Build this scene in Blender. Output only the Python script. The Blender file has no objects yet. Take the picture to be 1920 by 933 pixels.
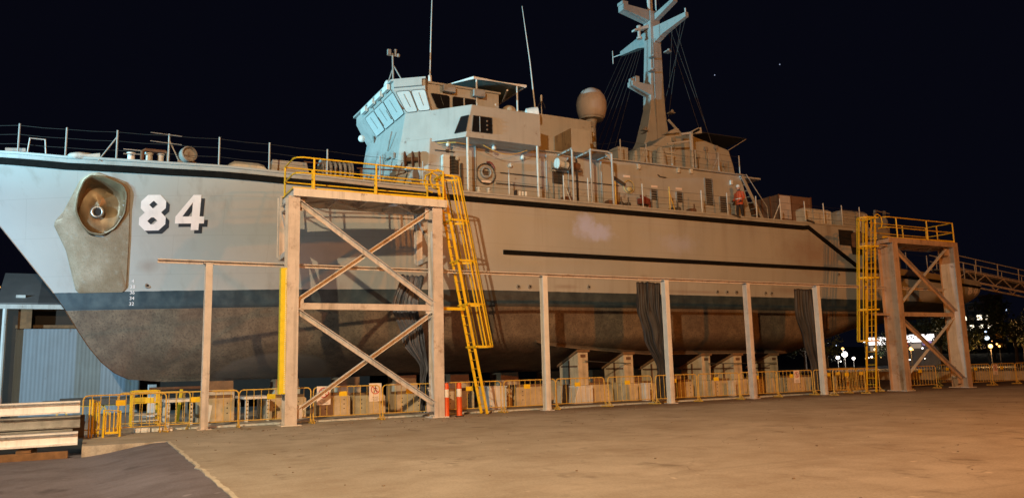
import bpy, bmesh, math, random
from mathutils import Vector, Matrix, noise as mnoise
random.seed(7)
S = bpy.context.scene
COL = S.collection
# ------------------------------------------------------------------ camera
cam = bpy.data.cameras.new('camera')
cam.sensor_width = 36.0
cam.lens = 1466.0 / 1920.0 * 36.0
cam.clip_start = 0.1
cam.clip_end = 6000
co = bpy.data.objects.new('camera', cam)
COL.objects.link(co)
R = Matrix(((0.882907, -0.047647, -0.467125), (-0.468876, -0.142703, -0.87166), (-0.025128, 0.988618, -0.148334)))
co.matrix_world = Matrix.Translation((-3.899, -24.729, 1.594)) @ R.to_4x4()
S.camera = co
# ------------------------------------------------------------------ night sky
wd = bpy.data.worlds.new('World'); S.world = wd; wd.use_nodes = True
bg = wd.node_tree.nodes['Background']
bg.inputs[0].default_value = (0.30, 0.34, 0.80, 1)
bg.inputs[1].default_value = 0.0062
S.view_settings.view_transform = 'Standard'; S.view_settings.look = 'None'
S.view_settings.exposure = 0; S.view_settings.gamma = 1; S.view_settings.use_curve_mapping = False
# ------------------------------------------------------------------ yard floodlights (outside the frame)
def flood(name, loc, col, watt, size):
    l = bpy.data.lights.new(name, 'POINT'); l.color = col; l.energy = watt; l.shadow_soft_size = size
    o = bpy.data.objects.new(name, l); o.location = loc; COL.objects.link(o); return o
def spot(name, loc, aim, col, watt, size, deg, blend=1.0):
    l = bpy.data.lights.new(name, 'SPOT'); l.color = col; l.energy = watt; l.shadow_soft_size = size; l.spot_size = math.radians(deg); l.spot_blend = blend
    o = bpy.data.objects.new(name, l); o.location = loc; o.rotation_euler = (Vector(aim) - Vector(loc)).to_track_quat('-Z', 'Y').to_euler(); COL.objects.link(o); return o
spot('sodium_floodlight', (-14, -30, 15.6), (10.0, 3, -1.5), (1.0, 0.74, 0.43), 45000, 0.2, 72)
flood('white_floodlight', (-37, -6, 3.6), (0.48, 0.84, 1.0), 13000, 0.35)
spot('bow_floodlight', (-37, -6, 3.6), (-10.5, 8.6, 4.5), (0.52, 0.80, 1.0), 68000, 0.35, 33, 1.0)
spot('bridge_floodlight', (-58, -2, 6.3), (10, 6, 16), (0.31, 0.79, 0.94), 245000, 0.4, 15, .7)
flood('orange_floodlight', (16, -33, 12.5), (1.0, 0.27, 0.015), 17500, 0.35)
# ------------------------------------------------------------------ materials
MATS = {}
class NT:
    def __init__(s, name):
        m = bpy.data.materials.new(name); m.use_nodes = True; s.m = m; s.t = m.node_tree
        s.b = s.t.nodes['Principled BSDF']; s.tc = s.t.nodes.new('ShaderNodeTexCoord')
    def n(s, typ, **kw):
        x = s.t.nodes.new(typ)
        for k, v in kw.items(): setattr(x, k, v)
        return x
    def l(s, a, b): s.t.links.new(a, b)
    def noise(s, scale, detail=4, rough=.55, vec=None, stretch=None):
        x = s.n('ShaderNodeTexNoise'); x.inputs['Scale'].default_value = scale
        x.inputs['Detail'].default_value = detail; x.inputs['Roughness'].default_value = rough
        src = vec if vec is not None else s.tc.outputs['Object']
        if stretch:
            mp = s.n('ShaderNodeMapping'); mp.inputs['Scale'].default_value = stretch; s.l(src, mp.inputs[0]); src = mp.outputs[0]
        s.l(src, x.inputs['Vector']); return x.outputs['Fac']
    def ramp(s, fac, a, b, ca=(0, 0, 0, 1), cb=(1, 1, 1, 1)):
        r = s.n('ShaderNodeValToRGB'); r.color_ramp.elements[0].position = a; r.color_ramp.elements[1].position = b
        r.color_ramp.elements[0].color = ca; r.color_ramp.elements[1].color = cb; s.l(fac, r.inputs[0]); return r.outputs[0]
    def mix(s, fac, a, b, mode='MIX'):
        x = s.n('ShaderNodeMix', data_type='RGBA', blend_type=mode)
        for sock, v in ((x.inputs[0], fac), (x.inputs[6], a), (x.inputs[7], b)):
            if hasattr(v, 'links'): s.l(v, sock)
            elif isinstance(v, (int, float)): sock.default_value = v
            else: sock.default_value = (*v[:3], 1)
        return x.outputs[2]
    def math(s, op, a, b=0.0, clamp=False):
        x = s.n('ShaderNodeMath', operation=op, use_clamp=clamp)
        for i, v in enumerate((a, b)):
            if hasattr(v, 'links'): s.l(v, x.inputs[i])
            else: x.inputs[i].default_value = v
        return x.outputs[0]
    def bump(s, h, strength, dist=.02):
        x = s.n('ShaderNodeBump'); x.inputs['Strength'].default_value = strength; x.inputs['Distance'].default_value = dist
        s.l(h, x.inputs['Height']); s.l(x.outputs[0], s.b.inputs['Normal'])
    def base(s, c):
        if hasattr(c, 'links'): s.l(c, s.b.inputs['Base Color'])
        else: s.b.inputs['Base Color'].default_value = (*c[:3], 1)
    def rough(s, v):
        if hasattr(v, 'links'): s.l(v, s.b.inputs['Roughness'])
        else: s.b.inputs['Roughness'].default_value = v
def M(name, col, rough=.6, metal=0.0, var=.16, scale=2.5, bump=.0, streak=0.0, rust=0.0, rustcol=(.13, .05, .02), dirt=(.06, .05, .04), fine=30):
    if name in MATS: return MATS[name]
    t = NT(name); t.b.inputs['Metallic'].default_value = metal
    n1 = t.noise(scale, 5); n2 = t.noise(fine, 3)
    lo = [c * (1 - var) for c in col]; hi = [min(1, c * (1 + var)) for c in col]
    c = t.mix(t.ramp(n1, .3, .7), lo, hi)
    c = t.mix(t.math('MULTIPLY', t.ramp(n2, .55, .8), var * 1.2), c, dirt)
    if streak:
        n3 = t.noise(5, 4, .6, stretch=(1, 1, .07)); c = t.mix(t.math('MULTIPLY', t.ramp(n3, .5, .78), streak), c, dirt)
    if rust:
        n4 = t.noise(2.2, 8, .7); c = t.mix(t.math('MULTIPLY', t.ramp(n4, .62 - rust * .2, .74 - rust * .1), .85), c, rustcol)
    t.base(c)
    t.rough(t.math('ADD', t.math('MULTIPLY', n1, .25), rough - .12, True))
    if bump: t.bump(n2, bump)
    MATS[name] = t.m; return t.m
def EM(name, col, strength):
    if name in MATS: return MATS[name]
    t = NT(name); t.base((.1, .1, .1)); t.b.inputs['Emission Color'].default_value = (*col, 1)
    t.b.inputs['Emission Strength'].default_value = strength; MATS[name] = t.m; return t.m
# ------------------------------------------------------------------ mesh kit
def V(*a): return Vector(a if len(a) > 1 else a[0])
class MB:
    def __init__(s): s.v = []; s.f = []; s.mi = []
    def add(s, vs, fs, mi=0):
        o = len(s.v); s.v += [Vector(v) for v in vs]
        for f in fs: s.f.append([i + o for i in f]); s.mi.append(mi)
        return s
    def box(s, x0, x1, y0, y1, z0, z1, mi=0):
        return s.add([(x0, y0, z0), (x1, y0, z0), (x1, y1, z0), (x0, y1, z0), (x0, y0, z1), (x1, y0, z1), (x1, y1, z1), (x0, y1, z1)],
                     [(0, 3, 2, 1), (4, 5, 6, 7), (0, 1, 5, 4), (1, 2, 6, 5), (2, 3, 7, 6), (3, 0, 4, 7)], mi)
    def beam(s, a, b, w, h, up=(0, 0, 1), mi=0, off=(0, 0)):
        a = V(a); b = V(b); d = (b - a).normalized(); u = Vector(up)
        sd = d.cross(u)
        if sd.length < 1e-4: u = Vector((0, 1, 0)); sd = d.cross(u)
        sd.normalize(); u = sd.cross(d)
        vs = []
        for p in (a, b):
            for i, j in ((-1, -1), (1, -1), (1, 1), (-1, 1)): vs.append(p + sd * (i * w / 2 + off[0]) + u * (j * h / 2 + off[1]))
        return s.add(vs, [(0, 1, 2, 3), (7, 6, 5, 4), (0, 4, 5, 1), (1, 5, 6, 2), (2, 6, 7, 3), (3, 7, 4, 0)], mi)
    def ibeam(s, a, b, w, d, t=.03, up=(0, 1, 0), mi=0):
        """I section, flanges of width w, depth d measured along up"""
        s.beam(a, b, w, t, up, mi, (0, d / 2 - t / 2)); s.beam(a, b, w, t, up, mi, (0, -d / 2 + t / 2)); s.beam(a, b, t, d - 2 * t, up, mi)
        return s
    def angle(s, a, b, w, t=.015, up=(0, 0, 1), mi=0):
        s.beam(a, b, t, w, up, mi); s.beam(a, b, w, t, up, mi, (w / 2 + t / 2, w / 2 - t / 2)); return s
    def tube(s, pts, r, n=6, closed=False, mi=0, caps=True):
        pts = [V(p) for p in pts]; N = len(pts); rings = []
        rr = r if isinstance(r, (list, tuple)) else [r] * N
        prev = None
        for i, p in enumerate(pts):
            if closed: d = pts[(i + 1) % N] - pts[i - 1]
            else: d = (pts[min(i + 1, N - 1)] - pts[max(i - 1, 0)])
            d.normalize()
            if prev is None:
                u = Vector((0, 0, 1)) if abs(d.z) < .9 else Vector((1, 0, 0))
                e = d.cross(u).normalized()
            else:
                e = (prev - d * prev.dot(d)).normalized()
            prev = e; g = d.cross(e)
            rings.append([p + (e * math.cos(2 * math.pi * k / n) + g * math.sin(2 * math.pi * k / n)) * rr[i] for k in range(n)])
        o = len(s.v); fs = []
        for i in range(N if closed else N - 1):
            j = (i + 1) % N
            for k in range(n): fs.append((i * n + k, i * n + (k + 1) % n, j * n + (k + 1) % n, j * n + k))
        if not closed and caps: fs += [tuple(range(n - 1, -1, -1)), tuple((N - 1) * n + k for k in range(n))]
        return s.add([v for rg in rings for v in rg], fs, mi)
    def prism(s, poly, vec, mi=0):
        n = len(poly); vec = V(vec); a = [V(p) for p in poly]; b = [p + vec for p in a]
        fs = [tuple(range(n - 1, -1, -1)), tuple(range(n, 2 * n))]
        for i in range(n): fs.append((i, (i + 1) % n, n + (i + 1) % n, n + i))
        return s.add(a + b, fs, mi)
    def loft(s, rings, caps=True, closed=True, mi=0):
        n = len(rings[0]); fs = []
        for i in range(len(rings) - 1):
            for k in range(n if closed else n - 1): fs.append((i * n + k, i * n + (k + 1) % n, (i + 1) * n + (k + 1) % n, (i + 1) * n + k))
        if caps: fs += [tuple(range(n - 1, -1, -1)), tuple((len(rings) - 1) * n + k for k in range(n))]
        return s.add([v for r in rings for v in r], fs, mi)
    def lathe(s, c, prof, n=20, ax=(0, 0, 1), mi=0, caps=True):
        ax = V(ax).normalized(); u = ax.orthogonal().normalized(); w = ax.cross(u); c = V(c)
        rings = [[c + ax * z + (u * math.cos(2 * math.pi * k / n) + w * math.sin(2 * math.pi * k / n)) * r for k in range(n)] for r, z in prof]
        return s.loft(rings, caps, True, mi)
    def sphere(s, c, r, n=12, m=8, sc=(1, 1, 1), mi=0):
        rings = []
        for i in range(1, m):
            a = math.pi * i / m
            rings.append([V(c) + Vector((math.sin(a) * math.cos(2 * math.pi * k / n) * r * sc[0], math.sin(a) * math.sin(2 * math.pi * k / n) * r * sc[1], -math.cos(a) * r * sc[2])) for k in range(n)])
        return s.loft(rings, True, True, mi)
    def build(s, name, mats, parent=None, smooth=False, bevel=0.0, base=None, autosmooth=None):
        me = bpy.data.meshes.new(name)
        bs = BASE.get(parent.name, Vector((0, 0, 0))) if parent else Vector(base or (0, 0, 0))
        me.from_pydata([tuple(v - bs) for v in s.v], [], s.f)
        mats = mats if isinstance(mats, (list, tuple)) else [mats]
        for m in mats: me.materials.append(m)
        for p, i in zip(me.polygons, s.mi): p.material_index = i
        bm = bmesh.new(); bm.from_mesh(me); bmesh.ops.recalc_face_normals(bm, faces=bm.faces); bm.to_mesh(me); bm.free()
        if smooth:
            for p in me.polygons: p.use_smooth = True
            if autosmooth: me.set_sharp_from_angle(angle=math.radians(autosmooth))
        o = bpy.data.objects.new(name, me); COL.objects.link(o)
        if parent: o.parent = parent
        else: o.location = bs
        BASE[o.name] = bs
        if bevel:
            b = o.modifiers.new('bevel', 'BEVEL'); b.width = bevel; b.segments = 2; b.limit_method = 'ANGLE'; b.angle_limit = math.radians(40)
        return o
BASE = {}
def tag(o, label=None, cat=None, group=None, kind=None):
    if label: o['label'] = label
    if cat: o['category'] = cat
    if group: o['group'] = group
    if kind: o['kind'] = kind
    return o
def thing(name, label, cat, loc, group=None):
    o = bpy.data.objects.new(name, None); o.empty_display_size = .3; COL.objects.link(o); o.location = loc
    BASE[o.name] = Vector(loc); return tag(o, label, cat, group)
def dup(root, loc, rz=0.0, label=None):
    r = root.copy(); COL.objects.link(r); r.location = loc; r.rotation_euler = (0, 0, rz)
    if label: r['label'] = label
    for ch in list(root.children):
        c = ch.copy(); COL.objects.link(c); c.parent = r
        for g in list(ch.children):
            d = g.copy(); COL.objects.link(d); d.parent = c
    return r
def text_polys(txt, size, align='CENTER', extrude=0.0):
    cu = bpy.data.curves.new('t', 'FONT'); cu.body = txt; cu.size = size; cu.align_x = align; cu.align_y = 'CENTER'; cu.extrude = extrude
    ob = bpy.data.objects.new('t', cu); COL.objects.link(ob)
    dg = bpy.context.evaluated_depsgraph_get(); dg.update()
    me = bpy.data.meshes.new_from_object(ob.evaluated_get(dg))
    vs = [v.co.copy() for v in me.vertices]; fs = [tuple(p.vertices) for p in me.polygons]
    bpy.data.objects.remove(ob); bpy.data.curves.remove(cu); bpy.data.meshes.remove(me)
    return vs, fs
# ------------------------------------------------------------------ hull form (metres, x aft, y away from the yard)

YC = 7.9
def lerp_tab(tab, x):
    if x <= tab[0][0]: return tab[0][1]
    for (a, fa), (b, fb) in zip(tab, tab[1:]):
        if x <= b: return fa + (fb - fa) * (x - a) / (b - a)
    return tab[-1][1]
STEM = [(1.35, -1.5), (1.43, -2.6), (1.7, -3.15), (2.1, -3.6), (2.68, -4.06), (3.27, -4.43), (4.04, -4.89),
        (4.71, -5.33), (5.8, -6.15), (6.95, -7.02), (9.6, -9.1)]
SHEER = [(-9.2, 9.45), (-7, 9.32), (-5, 9.05), (-3.5, 8.94), (-1.9, 8.84), (-0.2, 8.78), (2, 8.66), (5, 8.57), (9, 8.52),
         (33.0, 8.5), (33.4, 8.3), (33.8, 6.45), (43.7, 6.0)]
KEEL = [(27, 1.35), (29, 1.55), (32, 2.3), (36, 3.2), (40, 3.7), (43.8, 4.0)]
def s0(z): return lerp_tab(STEM, z)
def zd(s): return lerp_tab(SHEER, s)
def zk(s): return lerp_tab(KEEL, s)
def hb(s, z):
    d = max(0.0, s - s0(z))
    Bm = lerp_tab([(1.3, 4.8), (4.6, 4.8), (6.0, 4.93), (9.4, 4.95)], z)
    Le = lerp_tab([(1.3, 20), (3, 18), (4.6, 17), (9, 13.0)], z)
    p = lerp_tab([(1.3, 1.9), (4.6, 1.83), (9, 2.3)], z)
    r = 1 - (1 - min(d / Le, 1)) ** p
    u = min(1, max(0, (z - zk(s)) / 1.55))
    g = 1 - (1 - u) ** 2.2
    g = max(g, 0.045)
    t = min(1, max(0, (s - 33) / 10.7))
    return Bm * r * g * (1 - 0.16 * t * t)
def hy(s, z, off=0.0): return YC - hb(s, z) - off
# ------------------------------------------------------------------ materials used
GREY = (0.40, 0.415, 0.41)
m_grey = M('ship_grey_paint', GREY, .5, 0, .06, 1.4, .0, .16, .03)
m_greyd = M('ship_grey_equipment', (.30, .30, .29), .55, 0, .15, 3, .02, .3, .25)
m_deck = M('deck_paint', (.16, .165, .165), .8, 0, .2, 2)
m_black = M('black_rubber', (.008, .008, .008), .9, 0, .3, 4, .1, 0)
m_black.node_tree.nodes['Principled BSDF'].inputs['Specular IOR Level'].default_value = .08
m_dark = M('shade_and_base_black', (.012, .011, .012), .8)  # near-black stands in for shade in holes, openings and wall gaps; bollard bases too
m_glass = M('dark_glass', (.012, .012, .014), .08, 0, .1, 1)
m_white = M('white_paint', (.78, .79, .78), .45, 0, .06, 3, 0, .2, .04)
m_beam = M('white_beam_paint', (.88, .90, .93), .5, 0, .06, 2, 0, .3, .03)
m_blind = M('white_window_blind', (.54, .58, .59), .5, 0, .05, 4)
m_num = M('white_number_paint', (.86, .82, .84), .6, 0, .06, 2, 0, .12)
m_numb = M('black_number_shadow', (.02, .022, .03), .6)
m_steel = M('bare_steel', (.46, .46, .45), .38, .75, .18, 3, .03, .2, .12)
m_dsteel = M('dark_steel', (.10, .095, .09), .5, .5, .25, 3, .05, .2, .25)
m_rust = M('rusty_steel', (.17, .085, .045), .8, .1, .35, 4, .1, .3, .4)
m_wire = M('wire_rope', (.045, .042, .04), .7, .1)
m_yel = M('safety_yellow_paint', (.84, .57, .02), .45, 0, .10, 5, .02, .25, .10)
m_yelb = M('bright_yellow_guard', (.80, .66, .03), .45, 0, .08, 4)
m_yel2 = M('barrier_yellow_paint', (.70, .46, .09), .5, 0, .14, 5, .02, .2, .22)
m_col = M('tower_steel_paint', (.62, .56, .53), .6, 0, .14, 2.5, .03, .55, .26, (.22, .13, .08))
m_col2 = M('orange_tan_tower_paint', (.50, .37, .27), .65, 0, .16, 1.6, .03, .5, .35, (.26, .11, .04))  # more orange copy of the tower paint, with heavier rust spots
m_colw = M('white_steel_paint', (.74, .72, .70), .55, 0, .10, 2.5, .02, .35, .12)
m_timb = M('timber', (.22, .12, .055), .85, 0, .3, 5, .15, .3)
m_block = M('concrete_block', (.58, .47, .32), .9, 0, .22, 2.2, .15, .35, .05)
m_bw = M('pale_painted_steel', (.62, .64, .62), .6, 0, .1, 3, .02, .4, .1)
m_orange = M('orange_plastic', (.80, .11, .02), .45, 0, .08)
m_refl = M('white_reflective_band', (.85, .85, .85), .35)
m_tarp = M('black_tarpaulin', (.030, .030, .035), .62, 0, .35, 2.5, .12, .3)
m_tarpb = M('blue_grey_tarpaulin', (.085, .10, .14), .5, 0, .4, 2.2, .12, .4)
m_sign = M('sign_white', (.80, .72, .68), .5, 0, .04)
m_red = M('sign_red', (.55, .05, .03), .5)
m_red2 = M('faded_red_paint', (.22, .045, .03), .7, 0, .3, 4, 0, .3, .3)
m_blk = M('sign_black', (.03, .025, .025), .5)
m_skin = M('skin', (.42, .25, .18), .6)
m_hivis = M('orange_hi_vis_cloth', (.50, .10, .045), .8, 0, .15, 8)
m_trous = M('dark_work_trousers', (.03, .032, .045), .85, 0, .2)
m_shed = None
# ---- hull paint: grey topsides, dark boot top, fouled underbody (paint zones fixed to the hull)
def hull_material():
    t = NT('hull_paint'); g = t.n('ShaderNodeNewGeometry'); P = g.outputs['Position']
    sx = t.n('ShaderNodeSeparateXYZ'); t.l(P, sx.inputs[0]); X, Y, Z = sx.outputs
    big = t.noise(.35, 4, .5, P); mid = t.noise(2.2, 6, .6, P); fine = t.noise(14, 5, .65, P); st = t.noise(1.6, 5, .6, P, (1, 1, .06))
    grey = t.mix(t.ramp(big, .3, .7), (.37, .385, .385), (.43, .44, .43))
    grey = t.mix(t.math('MULTIPLY', t.ramp(st, .52, .82), .28), grey, (.22, .19, .16))
    grey = t.mix(t.math('MULTIPLY', t.ramp(mid, .6, .85), .18), grey, (.26, .25, .24))
    # weathered plating seams
    br = t.n('ShaderNodeTexBrick'); br.inputs['Scale'].default_value = 1; br.inputs['Brick Width'].default_value = 3.1; br.inputs['Row Height'].default_value = 1.3
    br.inputs['Mortar Size'].default_value = .012; br.inputs['Color1'].default_value = (0, 0, 0, 1); br.inputs['Color2'].default_value = (0, 0, 0, 1); br.inputs['Mortar'].default_value = (1, 1, 1, 1)
    cb = t.n('ShaderNodeCombineXYZ'); t.l(X, cb.inputs[0]); t.l(Z, cb.inputs[1]); t.l(cb.outputs[0], br.inputs['Vector'])
    grey = t.mix(t.math('MULTIPLY', br.outputs['Fac'], .17), grey, (.2, .19, .18))
    runs = t.math('MULTIPLY', t.ramp(st, .50, .70), t.ramp(t.math('MULTIPLY', t.math('SUBTRACT', Z, 6.9), .75), 0, 1))
    grey = t.mix(t.math('MULTIPLY', runs, .30), grey, (.20, .15, .11))
    runs2 = t.math('MULTIPLY', t.ramp(st, .50, .68), t.ramp(t.math('MULTIPLY', t.math('SUBTRACT', 5.7, Z), .9), 0, 1))
    grey = t.mix(t.math('MULTIPLY', runs2, .26), grey, (.22, .17, .13))
    # rust wash aft by the sloping strake
    def blob(cx, cz, rx, rz, soft=.5, wob=.5):
        a = t.math('DIVIDE', t.math('SUBTRACT', X, cx), rx); b = t.math('DIVIDE', t.math('SUBTRACT', Z, cz), rz)
        d = t.math('SQRT', t.math('ADD', t.math('MULTIPLY', a, a), t.math('MULTIPLY', b, b)))
        d = t.math('ADD', d, t.math('MULTIPLY', t.math('SUBTRACT', mid, .5), wob))
        return t.ramp(d, 1 - soft, 1.0, (1, 1, 1, 1), (0, 0, 0, 1))
    grey = t.mix(t.math('MULTIPLY', blob(28.6, 6.9, 3.2, 1.2, .9, 1.2), .45), grey, (.24, .12, .06))
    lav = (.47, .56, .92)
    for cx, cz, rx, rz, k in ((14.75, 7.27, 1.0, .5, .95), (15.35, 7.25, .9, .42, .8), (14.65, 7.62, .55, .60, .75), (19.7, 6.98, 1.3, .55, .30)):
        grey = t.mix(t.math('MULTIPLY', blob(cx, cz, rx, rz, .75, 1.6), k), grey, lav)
    for cx, cz, rx, rz in ((17.6, 5.35, .28, .2), (13.5, 4.85, .8, .12), (-2.3, 5.5, .45, .3), (20.5, 4.78, 3, .1), (26.5, 5.0, 1.5, .25)):
        grey = t.mix(t.math('MULTIPLY', blob(cx, cz, rx, rz, .8, .8), .4), grey, (.21, .15, .12))
    boot = t.mix(t.ramp(mid, .35, .7), (.022, .038, .052), (.062, .088, .102))
    boot = t.mix(t.math('MULTIPLY', t.ramp(st, .5, .75), .5), boot, (.02, .024, .03))
    low = t.mix(t.ramp(mid, .3, .72), (.090, .068, .048), (.20, .15, .102))
    low = t.mix(t.ramp(fine, .48, .72), low, (.055, .038, .028))
    low = t.mix(t.math('MULTIPLY', t.ramp(big, .45, .7), .5), low, (.085, .040, .022))
    low = t.mix(t.math('MULTIPLY', blob(2.4, 1.5, 2.2, .85, .10, .25), .55), low, (.20, .175, .15))
    zw = t.math('ADD', Z, t.math('MULTIPLY', t.math('SUBTRACT', mid, .5), .03))
    k1 = t.ramp(t.math('MULTIPLY', t.math('SUBTRACT', zw, 4.615), 40), .4, .6)
    k2 = t.ramp(t.math('MULTIPLY', t.math('SUBTRACT', zw, 3.97), 25), .35, .65)
    line = t.math('MULTIPLY', t.ramp(t.math('MULTIPLY', t.math('SUBTRACT', zw, 3.97), 6), 0, 1, (1, 1, 1, 1), (0, 0, 0, 1)), .75)
    boot = t.mix(line, boot, (.012, .014, .018))
    c = t.mix(k2, low, boot); c = t.mix(k1, c, grey); t.base(c)
    t.rough(t.math('ADD', .42, t.math('MULTIPLY', t.math('SUBTRACT', 1.0, k2), .4)))
    t.bump(t.math('ADD', t.math('MULTIPLY', t.math('SUBTRACT', 1.0, k2), fine), t.math('MULTIPLY', big, .35)), .25, .03)
    return t.m
m_hull = hull_material()
# ---- ground
def ground_material(name, a, b, dark, crack):
    t = NT(name); g = t.n('ShaderNodeNewGeometry'); P = g.outputs['Position']
    big = t.noise(.16, 5, .6, P); mid = t.noise(1.1, 6, .62, P); fine = t.noise(22, 4, .7, P); sk = t.noise(.55, 5, .6, P, (.22, 1.6, 1))
    c = t.mix(t.ramp(big, .32, .68), a, b)
    c = t.mix(t.math('MULTIPLY', t.ramp(mid, .47, .70), .62), c, dark)
    if crack: c = t.mix(t.math('MULTIPLY', t.ramp(sk, .55, .75), .22), c, dark)
    for k_, (rot, scl) in enumerate(() if not crack else ((.35, (.10, 2.6, 1)), (-.5, (.12, 3.4, 1)), (1.2, (.14, 3.0, 1)))):   # scuffs and tyre smears
        mp = t.n('ShaderNodeMapping'); mp.inputs['Rotation'].default_value = (0, 0, rot); mp.inputs['Scale'].default_value = scl; t.l(P, mp.inputs[0])
        nz = t.noise(1.0, 4, .6, mp.outputs[0]); c = t.mix(t.math('MULTIPLY', t.ramp(nz, .60, .69), .20), c, [x * .7 for x in dark])
        c = t.mix(t.math('MULTIPLY', t.ramp(nz, .30, .38, (1, 1, 1, 1), (0, 0, 0, 1)), .12), c, [min(1, x * 1.35) for x in b])
    c = t.mix(t.math('MULTIPLY', t.ramp(fine, .45, .75), .5), c, [x * .6 for x in dark])
    pix = t.noise(55, 3, .8, P); c = t.mix(t.math('MULTIPLY', t.ramp(pix, .50, .72), .38), c, [x * .5 for x in dark]); pix2 = t.noise(38, 2, .7, P); c = t.mix(t.math('MULTIPLY', t.ramp(pix2, .60, .75), .35), c, [min(1, x * 1.3) for x in b])
    blot = t.noise(.42, 7, .68, P); c = t.mix(t.math('MULTIPLY', t.ramp(blot, .50, .64), .5), c, dark); c = t.mix(t.math('MULTIPLY', t.ramp(blot, .36, .46, (1, 1, 1, 1), (0, 0, 0, 1)), .3), c, [min(1, x * 1.25) for x in b])
    sp = t.noise(3.2, 2, .5, P); c = t.mix(t.math('MULTIPLY', t.ramp(sp, .70, .78), .5), c, [x * 1.7 for x in b])
    st = t.noise(.8, 3, .6, P, (1.3, .9, 1)); c = t.mix(t.math('MULTIPLY', t.ramp(st, .62, .72), .6), c, [x * .45 for x in dark])
    if crack:   # red dirt trodden along the barriers
        sx = t.n('ShaderNodeSeparateXYZ'); t.l(P, sx.inputs[0]); X, Y, Z = sx.outputs
        y2 = t.math('ADD', Y, t.math('MULTIPLY', t.math('SUBTRACT', mid, .5), 2.2))
        band = t.math('MULTIPLY', t.ramp(t.math('MULTIPLY', t.math('ADD', y2, 2.6), .5), 0, 1), t.ramp(t.math('MULTIPLY', t.math('SUBTRACT', X, 5.0), .12), 0, 1))
        c = t.mix(t.math('MULTIPLY', band, .75), c, (.13, .065, .032))
    if crack:
        v = t.n('ShaderNodeTexVoronoi', feature='DISTANCE_TO_EDGE'); v.inputs['Scale'].default_value = .34
        mp = t.n('ShaderNodeMapping'); nv = t.n('ShaderNodeTexNoise'); nv.inputs['Scale'].default_value = 1.2; t.l(P, nv.inputs[0])
        vm = t.n('ShaderNodeVectorMath', operation='ADD'); t.l(P, vm.inputs[0]); t.l(nv.outputs['Color'], vm.inputs[1]); t.l(vm.outputs[0], v.inputs['Vector'])
        c = t.mix(t.math('MULTIPLY', t.math('MULTIPLY', t.ramp(v.outputs['Distance'], .0, .009, (1, 1, 1, 1), (0, 0, 0, 1)), t.ramp(big, .50, .60)), .55), c, [x * .45 for x in dark])
    t.base(c); t.rough(t.math('ADD', .6, t.math('MULTIPLY', mid, .3), True)); t.bump(t.math('ADD', fine, t.math('MULTIPLY', mid, .6)), .35, .015)
    return t.m
m_conc = ground_material('yard_concrete', (.45, .415, .36), (.53, .495, .44), (.31, .255, .20), True)
m_asph = ground_material('worn_asphalt', (.18, .165, .205), (.25, .235, .285), (.115, .10, .115), False)
m_earth = ground_material('far_ground', (.035, .033, .03), (.05, .047, .04), (.02, .018, .016), False)
m_lip = M('pale_concrete_lip', (.62, .58, .50), .85, 0, .15, 4, .1)
# ------------------------------------------------------------------ setting: ground
g = MB().add([(-1500, -1500, -.42), (2500, -1500, -.42), (2500, 3000, -.42), (-1500, 3000, -.42)], [(0, 1, 2, 3)])
tag(g.build('ground', m_earth), kind='structure')
def rough_edge(a, b, n, amp, seed):
    out = []
    for i in range(n + 1):
        p = V(a).lerp(V(b), i / n); q = mnoise.noise(Vector((p.x * 2.3 + seed, p.y * 2.3, seed))) * amp
        d = (V(b) - V(a)).normalized(); out.append((p.x - d.y * q, p.y + d.x * q, p.z))
    return out
ap = rough_edge((-2.2, -40, 0), (-2.2, -3.45, 0), 150, .07, 3)
poly = ap + rough_edge((-2.2, -3.42, 0), (-4.02, -3.38, 0), 10, .05, 9) + [(-4.02, 60, 0), (90, 60, 0), (90, -40, 0)]
tag(MB().prism(poly, (0, 0, -.5)).build('concrete_apron', m_conc), kind='structure')
# worn asphalt ramping up to the apron
N = 60; vs = []; fs = []
xs_ = [-30 + 27.8 * (i / N) ** .6 for i in range(N + 1)]; ys_ = [-40 + 38.0 * j / 70 for j in range(71)]
for x in xs_:
    for y in ys_:
        r = min(1, max(0, (-2.2 - x) / 1.9)); z = -.012 - .24 * r * r * (3 - 2 * r)
        if y > -6: pass
        vs.append((x, y, z + .006 * mnoise.noise(Vector((x * .6, y * .6, 0)))))
W_ = len(ys_)
for i in range(N):
    for j in range(W_ - 1): fs.append((i * W_ + j, (i + 1) * W_ + j, (i + 1) * W_ + j + 1, i * W_ + j + 1))
tag(MB().add(vs, fs).build('asphalt_road', m_asph, smooth=True), kind='structure')
lip = MB(); L = [V(p) for p in ap]
for a, b in zip(L, L[1:]):
    w = .06 + .05 * abs(mnoise.noise(a * 3))
    lip.add([(a.x, a.y, .004), (a.x + w, a.y, .004), (b.x + w, b.y, .004), (b.x, b.y, .004)], [(0, 1, 2, 3)])
tag(lip.build('apron_edge_strip', m_lip), kind='structure')
rail = MB().box(-1.6, 30, .72, .86, .0, .05).box(-1.6, 30, 1.15, 1.22, .0, .04)
tag(rail.build('slipway_rail', m_bw), kind='structure')
dk = MB().add([(x, y, .004) for x, y in ((-1.2, .35), (34, .35), (34, -.45), (-1.2, -.30))], [(0, 1, 2, 3)])
gv = MB(); rg_ = random.Random(11)
for i in range(420):
    x = rg_.uniform(-2, 30); y = -1.2 - 20 * rg_.random() ** 1.4 if i % 3 else rg_.uniform(-2.0, -.7); r = rg_.uniform(.008, .022) * (1 if i % 9 else 1.8)
    gv.sphere((x, y, r * .35), r, 6, 4, (rg_.uniform(.8, 1.6), rg_.uniform(.7, 1.2), .6))
tag(gv.build('gravel', M('grit_stone', (.22, .17, .12), .9, 0, .4, 3)), 'loose grit and small stones scattered over the concrete yard', 'gravel', kind='stuff')
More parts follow.
